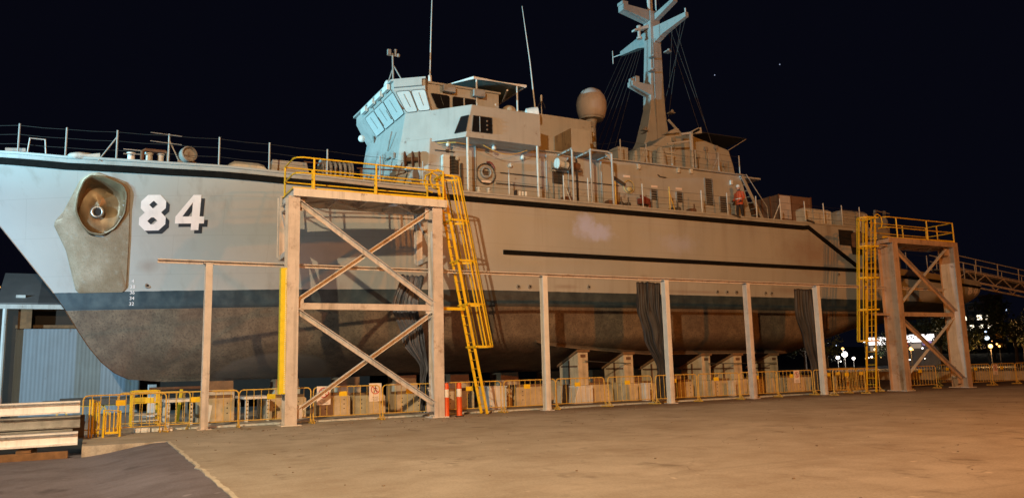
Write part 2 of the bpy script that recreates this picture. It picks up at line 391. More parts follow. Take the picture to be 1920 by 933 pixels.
# ------------------------------------------------------------------ THE SHIP
ship = thing('warship', 'long grey naval ship numbered 84 standing out of the water on docking blocks', 'ship', (18, YC, 1.35))
zt = 60; ut = 330
rows = []
for j in range(zt + 1):
    v = j / zt; row = []
    for i in range(ut + 1):
        u = i / ut; s = None; z = 1.35 + v * 7.6
        for _ in range(8):
            st_ = s0(z); s = st_ + (u ** 1.25) * (43.7 - st_); z = zk(s) + v * (zd(s) - zk(s))
        row.append((s, z))
    rows.append(row)
near = []; hv = []; hf = []
for sgn in (-1, 1):
    o = len(hv)
    for row in rows:
        for i, (s, z) in enumerate(row): hv.append((s, YC + sgn * (hb(s, z) if i else .03), z))
    n = ut + 1
    for j in range(zt):
        for i in range(ut): hf.append((o + j * n + i, o + j * n + i + 1, o + (j + 1) * n + i + 1, o + (j + 1) * n + i))
n = ut + 1; o2 = (zt + 1) * n
for j in range(zt):  # stem strip and transom
    hf.append((j * n, (j + 1) * n, o2 + (j + 1) * n, o2 + j * n)); hf.append((j * n + ut, (j + 1) * n + ut, o2 + (j + 1) * n + ut, o2 + j * n + ut))
for i in range(ut): hf.append((i, i + 1, o2 + i + 1, o2 + i))
BOWL = [(-4.24, 8.42), (-3.80, 8.36), (-3.25, 8.10), (-3.12, 7.82), (-3.15, 7.21), (-3.42, 6.75), (-3.81, 6.53), (-4.20, 6.62), (-4.46, 6.90), (-4.66, 7.35), (-4.60, 7.86), (-4.44, 8.28)]
def inside(x, z, P):
    c = False
    for i in range(len(P)):
        (a, b), (d, e) = P[i - 1], P[i]
        if (b > z) != (e > z) and x < (d - a) * (z - b) / (e - b) + a: c = not c
    return c
def in_pocket(f):
    c = sum((Vector(hv[i]) for i in f), Vector()) / len(f); return c.y < YC and inside(c.x, c.z, BOWL)
hf = [f for f in hf if not in_pocket(f)]
hull = MB().add(hv, hf).build('hull', m_hull, ship, smooth=True, autosmooth=35)
dm = MB(); ss = [-8.6 + 52.2 * i / 130 for i in range(131)]
for a, b in zip(ss, ss[1:]):
    za, zb = zd(a) - .06, zd(b) - .06
    ya, yb = hb(a, zd(a)) - .02, hb(b, zd(b)) - .02
    dm.add([(a, YC - ya, za), (b, YC - yb, zb), (b, YC + yb, zb), (a, YC + ya, za)], [(0, 1, 2, 3)])
dm.build('deck', m_deck, ship)
def strake(name, pts, h, out, m, n=60):
    P = []
    for (a, za), (b, zb) in zip(pts, pts[1:]):
        k = max(2, int(abs(b - a) * 3)); P += [(a + (b - a) * i / k, za + (zb - za) * i / k) for i in range(k)]
    P.append(pts[-1]); mb = MB(); rings = []
    for s, z in P:
        rings.append([(s, hy(s, z - h / 2) + .06, z - h / 2), (s, hy(s, z - h / 2, out), z - h / 2), (s, hy(s, z + h / 2, out), z + h / 2), (s, hy(s, z + h / 2) + .06, z + h / 2)])
    mb.loft(rings); return mb.build(name, m, ship)
top = [(s, zd(s) - .30) for s in [-8.6 + .4 * i for i in range(92)] if s < 28.1]
st1 = strake('rubbing_strake', top + [(28.15, 8.25), (31.6, 6.38)], .20, .10, m_black)
strake('rubbing_strake', [(10.54, 6.16), (34, 6.16)], .17, .09, m_black)
strake('rubbing_strake', [(34, 5.98), (43.6, 5.62)], .14, .08, m_black)
strake('deck_edge_bar', [(s, zd(s) - .015) for s in [-8.6 + .5 * i for i in range(84)]], .07, .05, m_grey)
# bilge keel fin
rg = []
for i in range(50):
    s = 12.1 + 15.6 * i / 49; z = 2.72 - .55 * min(1, (i / 49) * 2.6) ** .6 - .1 * i / 49; w = .45 * min(1, i / 10, (49 - i) / 5 + .02) + .01
    y = hy(s, z); rg.append([(s, y + .15, z + .06), (s, y - w, z - .12), (s, y - w, z - .17), (s, y + .15, z - .05)])
MB().loft(rg).build('bilge_keel', m_hull, ship)
# --- decals that follow the hull side
def decal(name, polys, m, off=.012, parent=None, seg=4):
    mb = MB()
    for q in polys:
        if len(q) == 4:
            a, b, c, d = [Vector((*p, 0)) for p in q]; g = []
            for i in range(seg + 1):
                for j in range(seg + 1):
                    p = a.lerp(b, i / seg).lerp(d.lerp(c, i / seg), j / seg); g.append((p.x, hy(p.x, p.y, off), p.y))
            k = seg + 1; mb.add(g, [(i * k + j, (i + 1) * k + j, (i + 1) * k + j + 1, i * k + j + 1) for i in range(seg) for j in range(seg)])
        else: mb.add([(x, hy(x, z, off), z) for x, z in q], [tuple(range(len(q)))])
    return mb.build(name, m, parent or ship)
def ring8(x0, x1, z0, z1, c, t):
    def octa(x0, x1, z0, z1, c): return [(x0 + c, z0), (x1 - c, z0), (x1, z0 + c), (x1, z1 - c), (x1 - c, z1), (x0 + c, z1), (x0, z1 - c), (x0, z0 + c)]
    o = octa(x0, x1, z0, z1, c); i = octa(x0 + t, x1 - t, z0 + t * .8, z1 - t * .8, c * .62)
    return [(o[k], o[(k + 1) % 8], i[(k + 1) % 8], i[k]) for k in range(8)]
def digit8(x, z, w, h):
    zm = z + h * .5; t = w * .30; c = w * .24
    P = ring8(x + w * .03, x + w * .97, zm - h * .045, z + h, c, t) + ring8(x, x + w, z, zm + h * .045, c, t)
    return [[(a, b) for a, b in q] for q in P]
def digit4(x, z, w, h):
    f = lambda a, b: (x + a * w, z + b * h)
    return [[f(.56, 0), f(.83, 0), f(.83, 1), f(.56, 1)], [f(0, .19), f(.56, .19), f(.56, .39), f(0, .39)], [f(.83, .19), f(1, .19), f(1, .39), f(.83, .39)],
            [f(0, .39), f(.24, .39), f(.56, .80), f(.56, 1)]]
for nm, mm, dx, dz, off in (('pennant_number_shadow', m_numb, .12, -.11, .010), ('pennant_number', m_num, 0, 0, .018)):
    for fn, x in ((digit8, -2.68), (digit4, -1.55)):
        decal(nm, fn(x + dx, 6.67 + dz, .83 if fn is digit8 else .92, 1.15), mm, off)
for fn, x in ((digit8, 42.1), (digit4, 42.85)): decal('pennant_number', fn(x, 5.14, .58, .62), m_num, .02)
for k, (tx, z) in enumerate((('4', 4.98), ('38', 4.78), ('36', 4.58), ('34', 4.38), ('32', 4.18))):
    vs, fs = text_polys(tx, .17); mb = MB(); mb.add([(-2.74 + v.x, hy(-2.74 + v.x, z + v.y, .014), z + v.y) for v in vs], fs); mb.build('draught_mark', m_num, ship)
for k, (tx, z) in enumerate((('4', 4.98), ('38', 4.78), ('36', 4.58))):
    vs, fs = text_polys(tx, .17); mb = MB(); mb.add([(17.55 + v.x, hy(17.55 + v.x, z + v.y, .014), z + v.y) for v in vs], fs); mb.build('draught_mark', m_num, ship)
# --- anchor pocket: worn steel plate with a deep collar and hawse hole
def t_plate():
    t = NT('worn_anchor_plate'); big = t.noise(.9, 5); mid = t.noise(3.5, 7, .65); fine = t.noise(25, 4, .6, stretch=(1, 1, .4))
    c = t.mix(t.ramp(big, .35, .65), (.35, .265, .175), (.52, .43, .32)); c = t.mix(t.ramp(mid, .56, .80), c, (.44, .41, .34)); c = t.mix(t.math('MULTIPLY', t.ramp(fine, .5, .75), .5), c, (.17, .13, .08))
    t.base(c); t.b.inputs['Metallic'].default_value = .4; t.rough(t.math('ADD', .24, t.math('MULTIPLY', mid, .35))); t.bump(t.math('ADD', mid, t.math('MULTIPLY', fine, .3)), .3, .02); return t.m
m_plate = t_plate()
m_pocket = M('brown_pocket_metal', (.27, .20, .12), .45, .4, .25, 1.6, .05, .4, .2)
plate = [(-4.30, 8.50), (-4.09, 8.54), (-3.2, 8.22), (-3.03, 8.0), (-2.95, 6.37), (-2.93, 4.75), (-3.06, 4.60), (-4.45, 4.60), (-4.56, 4.72), (-4.92, 6.07), (-5.32, 6.90), (-5.30, 7.05), (-5.05, 7.35), (-4.57, 8.33)]
def dense(poly, k=5): return [tuple(Vector(a).lerp(Vector(b), i / k)) for a, b in zip(poly, poly[1:] + poly[:1]) for i in range(k)]
bowl = BOWL
bd = dense(bowl, 6)
def smoothp(P, it=3):
    for _ in range(it): P = [tuple((Vector(P[i - 1]) + Vector(P[i]) * 2 + Vector(P[(i + 1) % len(P)])) / 4) for i in range(len(P))]
    return P
bd = smoothp(bd, 2); bx, bz = -3.92, 7.5
def outer(p):
    """where the ray from the bowl centre through p meets the plate outline"""
    d = Vector((p[0] - bx, p[1] - bz)); best = 9
    for i in range(len(plate)):
        a = Vector(plate[i - 1]); b = Vector(plate[i]); e = b - a; det = d.x * -e.y + e.x * d.y
        if abs(det) < 1e-9: continue
        r = a - Vector((bx, bz)); t_ = (r.x * -e.y + e.x * r.y) / det; u_ = (d.x * r.y - d.y * r.x) / det
        if t_ > 0 and -1e-6 <= u_ <= 1 + 1e-6: best = min(best, t_)
    return (bx + d.x * best, bz + d.y * best)
# angular sampling dense enough to reach the plate's far corners
angs_ = sorted(set([2 * math.pi * k / 160 for k in range(160)] + [math.atan2(q[1] - bz, q[0] - bx) % (2 * math.pi) for q in plate]))
def bowl_r(a):
    d = Vector((math.cos(a), math.sin(a))); best = 0
    for i in range(len(bd)):
        p = Vector(bd[i - 1]); q = Vector(bd[i]); e = q - p; det = d.x * -e.y + e.x * d.y
        if abs(det) < 1e-9: continue
        r = p - Vector((bx, bz)); t_ = (r.x * -e.y + e.x * r.y) / det; u_ = (d.x * r.y - d.y * r.x) / det
        if t_ > 0 and -1e-6 <= u_ <= 1 + 1e-6: best = max(best, t_)
    return best
inn = [(bx + bowl_r(a) * math.cos(a), bz + bowl_r(a) * math.sin(a)) for a in angs_]
out = [outer(p) for p in inn]
rings = []
for k, off in ((1.0, -.03), (1.0, .045), (.96, .075), (.6, .08), (.3, .09), (.12, .10), (.04, .12)):
    rings.append([(i_[0] + (o_[0] - i_[0]) * k, hy(i_[0] + (o_[0] - i_[0]) * k, i_[1] + (o_[1] - i_[1]) * k, off), i_[1] + (o_[1] - i_[1]) * k) for i_, o_ in zip(inn, out)])
pl = MB().loft(rings, False).build('anchor_plate', m_plate, ship, smooth=True, autosmooth=40)
rings = []; fl = hy(bx, bz, 0)
for f, off, deep in ((1.045, .10, 0), (1.04, .17, 0), (1.01, .20, 0), (.975, .19, 0), (.955, .13, 0), (.90, -.15, .3), (.84, -.36, .8), (.74, -.44, 1), (.5, -.45, 1), (.15, -.45, 1), (.01, -.45, 1)):
    rings.append([(bx + (a - bx) * f, hy(bx + (a - bx) * f, bz + (b - bz) * f, off) * (1 - deep) + (fl + .42 + (b - bz) * -.12) * deep, bz + (b - bz) * f) for a, b in inn])
co_ = MB().loft(rings, False).build('anchor_pocket', m_pocket, pl, smooth=True, autosmooth=50)
hy0 = fl + .42
MB().lathe((-3.97, hy0 + .02, 7.36), [(.12, 0), (.19, .0), (.22, .05), (.21, .12), (.15, .13), (.125, .06)], 22, (-.25, -1, -.12), caps=False).build('hawse_ring', m_steel, pl, smooth=True)
MB().lathe((-3.97, hy0 + .0, 7.36), [(.135, 0), (.135, .055)], 18, (-.25, -1, -.12)).build('hawse_hole', m_dark, pl)
# --- small hull outlets
for s, z in ((-2.26, 4.82), (11.26, 4.79), (11.8, 4.81), (14.68, 4.86), (21.9, 4.82), (22.5, 4.82), (23.1, 4.82), (25.0, 4.82), (25.4, 4.82), (30.2, 5.9)):
    o = MB().lathe((s, hy(s, z) + .03, z), [(.045, -.02), (.045, .06), (.09, .07), (.10, .03), (.10, -.03)], 12, (0, -1, 0)).build('overboard_outlet', m_greyd, ship)
    MB().lathe((s, hy(s, z) + .03, z), [(.042, .055), (.042, .073)], 10, (0, -1, 0)).build('bore', m_dark, o)
# aft bulwark opening: flush plate, the shade inside put into its near-black colour
MB().prism([(30.45, hy(30.45, 8, .012), 8.28), (32.2, hy(32.2, 8, .012), 8.28), (32.6, hy(32, 7.4, .012), 7.0), (31.4, hy(31.4, 7, .012), 7.0), (31.3, hy(31.3, 7.4, .012), 7.44), (30.45, hy(30.45, 7.4, .012), 7.46)], (0, .02, 0)).build('bulwark_opening_shade', m_dark, ship)
drum = MB().lathe((31.75, 2.75, 7.75), [(.1, -.3), (.42, -.3), (.42, -.22), (.18, -.2), (.18, .2), (.42, .22), (.42, .3), (.1, .3)], 20, (1, .2, 0)).build('mooring_drum', m_rust, ship, smooth=True, autosmooth=35)
MB().tube([(31.6, hy(31.6, 6.9, .03), 8.3), (32.0, hy(32, 6.9, .05), 7.9), (32.3, hy(32, 6.9, .06), 7.2), (32.35, hy(32, 6.6, .06), 6.3)], .07, 8).build('opening_coaming', m_grey, ship)
# ---------------- superstructure
def ring(z, pts): return [(x, y, z) for x, y in pts]
h0 = [(6.62, 10.6), (6.62, 5.2), (7.72, 4.2), (25.75, 4.2), (25.75, 11.6), (7.72, 11.6)]
h1 = [(6.98, 10.6), (6.98, 5.2), (7.92, 4.2), (25.02, 4.2), (25.02, 11.6), (7.92, 11.6)]
house = MB().loft([ring(8.3, h0), ring(10.95, h1)]).build('deckhouse', m_grey, ship, bevel=.03)
MB().box(12.3, 25.2, 4.05, 11.75, 10.95, 11.0).build('upper_deck_edge', m_grey, house)
b0 = [(6.98, 10.5), (6.98, 5.2), (7.98, 4.2), (8.98, 3.02), (12.5, 3.02), (12.5, 11.0), (7.98, 11.0)]
b1 = [(7.22, 10.5), (7.22, 5.2), (8.05, 4.35), (9.28, 3.02), (12.5, 3.02), (12.5, 11.0), (8.05, 11.0)]
bridge = MB().loft([ring(10.80, b0), ring(12.2, b1)]).build('bridge', m_grey, ship, bevel=.025)
w0 = [(7.235, 10.5), (7.235, 5.2), (8.06, 4.42), (8.22, 4.6), (11.35, 4.6), (11.35, 10.8), (8.06, 10.8)]
w1 = [(6.62, 10.2), (6.62, 5.0), (7.72, 4.18), (7.98, 4.6), (11.35, 4.6), (11.35, 10.8), (7.72, 10.8)]
w2 = [(6.62, 10.2), (6.62, 5.0), (7.72, 4.15), (7.98, 4.58), (11.35, 4.58), (11.35, 10.8), (7.72, 10.8)]
wh = MB().loft([ring(12.202, w0), ring(13.05, w1), ring(13.42, w2)]).build('wheelhouse', m_grey, ship, bevel=.02)
MB().loft([ring(13.42, [(6.5, 10.3), (6.5, 4.95), (7.68, 4.05), (7.98, 4.5), (11.4, 4.5), (11.4, 10.9), (7.7, 10.9)]), ring(13.50, [(6.5, 10.3), (6.5, 4.95), (7.68, 4.05), (7.98, 4.5), (11.4, 4.5), (11.4, 10.9), (7.7, 10.9)])]).build('roof', m_grey, wh)
# windows: pane + raised frame on a quad given by its four corners (bottom-left, bottom-right, top-right, top-left)
def window(q, pm, parent, fr=.022, out=.03, wiper=True, name='window', fm=None, r_=.10):
    a, b, c, d = [V(p) for p in q]; nrm = (b - a).cross(d - a).normalized()
    if nrm.y > 0.01 or (abs(nrm.y) < .02 and nrm.x > 0): nrm = -nrm
    cen = (a + b + c + d) / 4; ins = []
    r8 = []
    P = [a, b, c, d]
    for i in range(4):
        p = P[i]; pr = P[i - 1]; nx = P[(i + 1) % 4]; r = r_
        e1 = (pr - p).normalized(); e2 = (nx - p).normalized()
        for k in range(4):
            w = k / 3; r8.append(p + e1 * r * (1 - w) ** 2 + e2 * r * w ** 2)
    f = MB(); f.tube([p + nrm * out * .7 for p in r8], fr * .6, 6, True); fo = f.build('window_frame' if name == 'window' else name + '_frame', fm or m_dsteel, parent)
    MB().prism([p + nrm * .006 for p in r8], nrm * out * .6).build('pane', pm, fo)
    if wiper:
        m0 = cen.lerp((c + d) / 2, .75); MB().tube([m0 + nrm * (out + .02), cen.lerp((a + b) / 2, .45).lerp(b, .12) + nrm * (out + .015)], .008, 5).build('wiper', m_dsteel, fo)
    return fo
def lerp4(q, u, v):
    a, b, c, d = [V(p) for p in q]; return a.lerp(b, u).lerp(d.lerp(c, u), v)
def sub(q, u0, u1, v0, v1): return [lerp4(q, u0, v0), lerp4(q, u1, v0), lerp4(q, u1, v1), lerp4(q, u0, v1)]
Fq = [(7.235, 9.0, 12.2), (7.235, 5.2, 12.2), (6.62, 5.0, 13.05), (6.62, 8.95, 13.05)]
for k in range(3): window(sub(Fq, .015 + k * .328, .325 + k * .328, .04, .96), m_blind, wh)
Aq = [(7.235, 5.2, 12.2), (8.06, 4.42, 12.2), (7.72, 4.18, 13.05), (6.62, 5.0, 13.05)]
window(sub(Aq, .06, .50, .04, .95), m_blind, wh); window(sub(Aq, .54, .985, .04, .95), m_blind, wh)
Sq = [(8.5, 4.6, 12.2), (13.2, 4.6, 12.2), (13.2, 4.6, 13.05), (8.2, 4.5, 13.05)]
window([(8.40, 4.597, 12.40), (8.98, 4.597, 12.40), (8.98, 4.597, 13.02), (8.10, 4.597, 13.02)], m_glass, wh); window([(9.12, 4.597, 12.40), (10.25, 4.597, 12.40), (10.25, 4.597, 13.02), (9.12, 4.597, 13.02)], m_glass, wh, wiper=False)
MB().box(9.62, 9.68, 4.55, 4.6, 12.4, 13.02).build('mullion', m_grey, wh)
# brow heaters above the windows
for a, b in (((6.5, 8.9), (6.5, 8.3)), ((6.5, 7.9), (6.5, 7.2)), ((6.5, 6.9), (6.5, 6.2)), ((6.5, 5.9), (6.5, 5.25))):
    MB().beam((a[0], a[1], 13.28), (b[0], b[1], 13.28), .16, .24).build('window_brow_box', m_white, wh, bevel=.02)
MB().beam((6.62, 4.93, 13.28), (7.6, 4.18, 13.28), .16, .28).build('window_brow_box', m_grey, wh, bevel=.02)
for x in (8.6, 10.0): MB().box(x, x + .55, 4.28, 4.5, 13.1, 13.4).build('window_brow_box', m_greyd, wh, bevel=.02)
for y in (5.15, 6.55, 7.6): MB().beam((6.6, y, 13.12), (7.1, y, 12.35), .05, .05).build('wiper_motor_pipe', m_rust, wh)
MB().sphere((6.55, 9.1, 12.1), .17).build('searchlight', m_white, wh, smooth=True)
# fittings on the front of the bridge
fm_ = MB().tube([(6.92, 6.6, 10.9), (6.88, 6.2, 11.3), (6.9, 6.0, 11.6)], .035).tube([(6.8, 6.9, 9.7), (6.8, 6.9, 10.8)], .03).box(6.78, 6.86, 6.0, 6.6, 10.45, 10.5).box(6.8, 6.88, 5.5, 5.75, 10.3, 10.55)
fm_.build('bulkhead_fitting', m_greyd, bridge)
MB().tube([(6.75, 6.9, 9.9), (6.7, 6.95, 9.6), (6.72, 6.9, 9.45)], .05).build('bulkhead_fitting', m_dsteel, house)
# wing window, wrapping the corner
wf = window([(9.25, 3.018, 11.05), (10.19, 3.018, 11.06), (10.19, 3.018, 11.73), (9.33, 3.018, 11.73)], m_glass, bridge, wiper=False, fm=m_dsteel, r_=.03)
cq = [(8.15 + .0, 4.2, 10.95)]
def onfacet(u, z):
    k = (z - 10.8) / 1.4; a = V(7.98 + .07 * k, 4.2 + .15 * k, z); b = V(8.98 + .30 * k, 3.02, z); return a.lerp(b, u)
window([onfacet(.66, 11.0), onfacet(.985, 11.03), onfacet(.985, 11.73), onfacet(.78, 11.70)], m_glass, bridge, wiper=False, fm=m_dsteel, r_=.03)
MB().tube([(9.62, 3.0, 11.07), (9.62, 3.0, 11.72)], .02, 6).build('mullion', m_greyd, bridge)
for z in (11.2, 11.38, 11.56): MB().sphere((9.95, 2.99, z), .045, 8, 6).build('signal_lamp', m_rust, bridge)
# underside lamps, cables and pillars of the wing
for x, y, z in ((8.6, 3.9, 10.68), (10.6, 3.7, 10.7), (11.6, 4.15, 10.15), (9.1, 4.15, 10.2), (12.2, 4.1, 10.55)):
    MB().lathe((x, y, z), [(.05, .1), (.09, .04), (.10, -.06), (.05, -.1)], 10).build('deck_lamp', m_bw, bridge, smooth=True)
MB().tube([(10.0 + .26 * i, 3.5, 10.72 - .28 * math.sin(math.pi * i / 8) - .03) for i in range(9)], .016, 5).build('hanging_cable', m_yel2, bridge)
MB().tube([(8.2, 4.1, 10.74), (8.8, 3.6, 10.7), (9.6, 3.8, 10.72)], .016, 5).build('hanging_cable', m_yel2, bridge)
for x in (9.1, 12.36): MB().tube([(x, 3.1, 8.5), (x, 3.1, 10.82)], .055, 8).lathe((x, 3.1, 8.5), [(.1, 0), (.1, .03)], 8).build('wing_pillar', m_bw, ship)
# after bridge house
bh = MB().loft([ring(10.95, [(12.4, 5.0), (16.55, 5.0), (16.55, 10.8), (12.4, 10.8)]), ring(13.0, [(12.4, 5.0), (16.45, 5.0), (16.45, 10.8), (12.4, 10.8)])]).build('signal_house', m_grey, ship, bevel=.02)
MB().prism([(14.42, 3.6, 10.93), (15.42, 3.6, 10.93), (15.42, 3.6, 12.02), (14.42, 3.6, 12.02)], (0, 1.5, 0)).build('equipment_locker', m_grey, ship, bevel=.02)
MB().box(14.400, 14.417, 3.61, 5.09, 10.94, 12.0).build('locker_side', M('rust_stained_plate', (.34, .22, .12), .7, 0, .2, 2, .02, .8, .5), bh)
fr = MB().tube([(14.1, 3.1, 8.5), (14.1, 3.1, 10.85)], .05, 8).tube([(15.05, 3.1, 8.5), (15.05, 3.1, 10.88)], .05, 8).tube([(16.2, 3.1, 8.5), (16.2, 3.1, 10.86), (16.0, 3.1, 10.95), (15.05, 3.1, 10.95)], .05, 8)
for x in (14.1, 15.05, 16.2): fr.beam((x, 3.1, 10.9), (x, 4.3, 10.9), .07, .1)
fr.prism([(16.2, 3.1, 10.5), (16.2, 3.1, 10.85), (15.85, 3.1, 10.85)], (0, .04, 0)); fr.build('boat_deck_frame', m_grey, ship)
MB().prism([(15.5, 3.2, 10.93), (16.2, 3.2, 10.93), (16.2, 4.2, 10.93), (15.5, 4.2, 10.93)], (0, 0, -.05)).build('boat_deck', m_greyd, ship)
# satellite dome
dome = MB().lathe((17.55, 6.5, 14.42), [(.02, .86), (.25, .82), (.5, .66), (.68, .38), (.76, .05), (.74, -.3), (.64, -.66), (.56, -.7)], 28).build('satellite_dome', M('dome_paint', (.44, .40, .38), .6, 0, .06, 3, 0, .3, .1), ship, smooth=True)
MB().lathe((17.5, 6.5, 13.6), [(.56, .13), (.6, .1), (.6, .02), (.3, 0), (.22, -.3), (.2, -2.7)], 18).build('dome_pedestal', m_greyd, dome, smooth=True, autosmooth=40)
MB().beam((16.5, 6.2, 13.3), (17.5, 6.4, 13.3), .3, .25).beam((16.6, 6.1, 12.0), (17.4, 6.4, 12.6), .1, .1).beam((16.7, 5.2, 10.95), (16.9, 5.4, 12.1), .14, .14).build('dome_bracket', m_greyd, dome)
MB().sphere((16.9, 5.6, 12.55), .13).build('floodlamp', m_bw, ship, smooth=True)
# awning over the signal deck
aw = MB().prism([(10.1, 4.5, 13.95), (12.65, 4.5, 13.95), (12.65, 9.2, 13.95), (8.6, 9.2, 13.95), (8.75, 6.9, 13.95)], (0, 0, .06)).build('awning', M('awning_panel', (.20, .26, .25), .7, 0, .1), ship)
MB().tube([(10.1, 4.5, 13.98), (12.65, 4.5, 13.98), (12.65, 9.2, 13.98), (8.6, 9.2, 13.98), (8.75, 6.9, 13.98)], .07, 8, True).build('awning_frame', m_white, aw)
for a, b in (((10.6, 5.6), (11.2, 6.9)), ((12.0, 5.0), (12.5, 6.4))): MB().tube([(*a, 13.86), (*b, 13.86)], .05, 6).build('awning_spar', m_white, aw)
for x, y, z in ((10.25, 4.55, 12.2), (12.25, 4.55, 12.2)): MB().tube([(x, y, z), (x, y, 13.95)], .04, 8).build('awning_post', m_bw, aw)
MB().sphere((12.0, 4.9, 12.75), .36, 14, 10).lathe((12, 4.9, 12.2), [(.3, 0), (.36, .4)], 14).build('compass_cover', M('tan_cover', (.46, .36, .24), .7, 0, .08), ship, smooth=True)
MB().lathe((12.95, 4.5, 12.75), [(.12, -.32), (.24, -.25), (.27, 0), (.27, .27), (.24, .28), (.22, .2)], 18, (.9, -.35, .1)).build('signal_searchlight', m_white, ship, smooth=True, autosmooth=50)
MB().tube([(12.9, 4.55, 12.2), (12.9, 4.55, 12.55)], .05).build('searchlight_post', m_greyd, ship)
MB().sphere((11.2, 4.7, 12.95), .12).box(11.0, 11.5, 4.62, 5.0, 12.2, 12.7).build('pelorus', m_bw, ship, smooth=True, autosmooth=30)
MB().lathe((8.75, 6.2, 13.5), [(.42, 0), (.36, .1), (.2, .3), (.16, .42), (.17, .5), (.1, .6), (.08, .95), (.02, 1.0)], 16).build('antenna_base', m_white, ship, smooth=True, autosmooth=40)
def whip(pts, r): MB().tube(pts, r, 6).build('whip_antenna', m_bw, ship)
whip([(8.75, 6.2, 14.3), (8.85, 6.2, 17), (8.98, 6.2, 20.2)], [.035, .025, .012])
whip([(14.05, 6.0, 13.0), (13.8, 6.0, 15.8), (13.45, 6.0, 18.6)], [.04, .028, .014])
MB().tube([(14.35, 6.0, 13.0), (14.35, 6.0, 14.1)], .022).tube([(14.35, 6, 14.0), (14.35, 6, 14.3)], .05).build('whip_antenna', m_bw, ship)
mb = MB()
for k in range(6):
    a = k * math.pi / 3; mb.tube([(14.35, 6, 14.05), (14.35 + .16 * math.cos(a), 6 + .16 * math.sin(a), 13.8), (14.35 + .2 * math.cos(a), 6 + .2 * math.sin(a), 13.65)], .008, 4)
mb.build('antenna_crown', m_wire, ship)
sp = MB().tube([(6.98, 6.0, 13.4), (6.95, 6.0, 15.1)], .04).tube([(7.0, 6.0, 14.55), (7.5, 5.7, 13.45)], .03).tube([(7.0, 6.0, 14.55), (6.75, 6.4, 13.5)], .03).tube([(6.7, 6, 15.0), (7.25, 6, 15.0)], .025).box(6.72, 6.86, 5.93, 6.07, 15.0, 15.25)
sp.lathe((7.08, 6, 15.15), [(.05, -.15), (.06, .08), (.07, .1), (.07, .14), (.02, .15)], 10).sphere((7.2, 6, 15.05), .09, 8, 6); sp.build('signal_spar', m_greyd, ship)
MB().sphere((6.85, 6.5, 13.75), .3, 14, 8, (.35, 1, 1)).build('radar_reflector', m_white, ship, smooth=True)
MB().lathe((7.9, 5.6, 13.5), [(.24, 0), (.24, .3), (.18, .42), (.05, .46)], 14).build('roof_ventilator', m_bw, ship, smooth=True, autosmooth=40)
# ---------------- mast
mast = MB().loft([[(20.2, 7.3, 10.95), (23.3, 7.3, 10.95), (23.3, 8.6, 10.95), (20.2, 8.6, 10.95)], [(21.6, 7.4, 13.4), (23.2, 7.4, 13.4), (23.2, 8.35, 13.4), (21.6, 8.35, 13.4)],
    [(22.1, 7.5, 15.2), (23.1, 7.5, 15.2), (23.1, 8.2, 15.2), (22.1, 8.2, 15.2)], [(22.4, 7.55, 19.2), (23.1, 7.55, 19.2), (23.1, 8.15, 19.2), (22.4, 8.15, 19.2)], [(22.45, 7.55, 20.9), (23.1, 7.55, 20.9), (23.1, 8.2, 20.9), (22.45, 8.2, 20.9)]]).build('mast', m_grey, ship, bevel=.03)
MB().tube([(22.55, 7.75, 20.9), (22.55, 7.75, 23)], .10).tube([(22.85, 7.9, 20.9), (22.85, 7.9, 23)], .07).tube([(23.0, 7.7, 20.9), (23.0, 7.7, 22.8)], .05).build('topmast', m_bw, mast)
y1 = MB()
for s_ in (-1, 1):
    y1.loft([[(22.6, YC + s_ * .3, 19.0), (22.95, YC + s_ * .3, 19.0), (22.95, YC + s_ * .3, 19.95), (22.6, YC + s_ * .3, 19.95)], [(22.6, YC + s_ * 1.1, 19.25), (22.95, YC + s_ * 1.1, 19.25), (22.95, YC + s_ * 1.1, 19.85), (22.6, YC + s_ * 1.1, 19.85)], [(22.7, YC + s_ * 2.9, 19.5), (22.9, YC + s_ * 2.9, 19.5), (22.9, YC + s_ * 2.9, 19.74), (22.7, YC + s_ * 2.9, 19.74)]])
y1.build('yard', m_grey, mast)
MB().tube([(22.8, YC + 2.9, 19.6), (22.6, YC + 3.5, 19.6)], .03).tube([(22.6, YC + 3.5, 19.2), (22.6, YC + 3.5, 20.0)], .03).tube([(22.8, 5.1, 19.7), (22.8, 5.1, 20.0)], .04).build('yard_antenna', m_bw, mast)
MB().loft([[(22.4, 7.6, 20.3), (22.4, 8.15, 20.3), (22.4, 8.15, 20.9), (22.4, 7.6, 20.9)], [(20.7, 7.6, 20.62), (20.7, 8.1, 20.62), (20.7, 8.1, 20.95), (20.7, 7.6, 20.95)]]).box(20.65, 21.0, 7.6, 8.1, 20.95, 21.12).build('radar_platform', m_grey, mast)
MB().loft([[(22.4, 7.7, 19.9), (22.4, 8.1, 19.9), (22.4, 8.1, 20.1), (22.4, 7.7, 20.1)], [(21.5, 7.75, 19.6), (21.5, 8.05, 19.6), (21.5, 8.05, 19.7), (21.5, 7.75, 19.7)]]).build('radar_bracket', m_bw, mast)
MB().loft([[(22.7, 7.5, 20.35), (23.0, 7.5, 20.35), (23.0, 7.5, 20.7), (22.7, 7.5, 20.7)], [(22.7, 5.9, 20.75), (23.0, 5.9, 20.75), (23.0, 5.9, 20.95), (22.7, 5.9, 20.95)]]).build('yard', m_grey, mast)
MB().loft([[(22.3, 7.5, 15.9), (22.3, 8.0, 15.9), (22.3, 8.0, 16.5), (22.3, 7.5, 16.5)], [(21.0, 7.55, 16.35), (21.0, 8.0, 16.35), (21.0, 8.0, 16.6), (21.0, 7.55, 16.6)]]).box(21.3, 21.55, 7.65, 7.9, 16.6, 16.95).box(21.05, 21.25, 7.7, 7.95, 16.6, 16.8).build('lamp_platform', m_grey, mast)
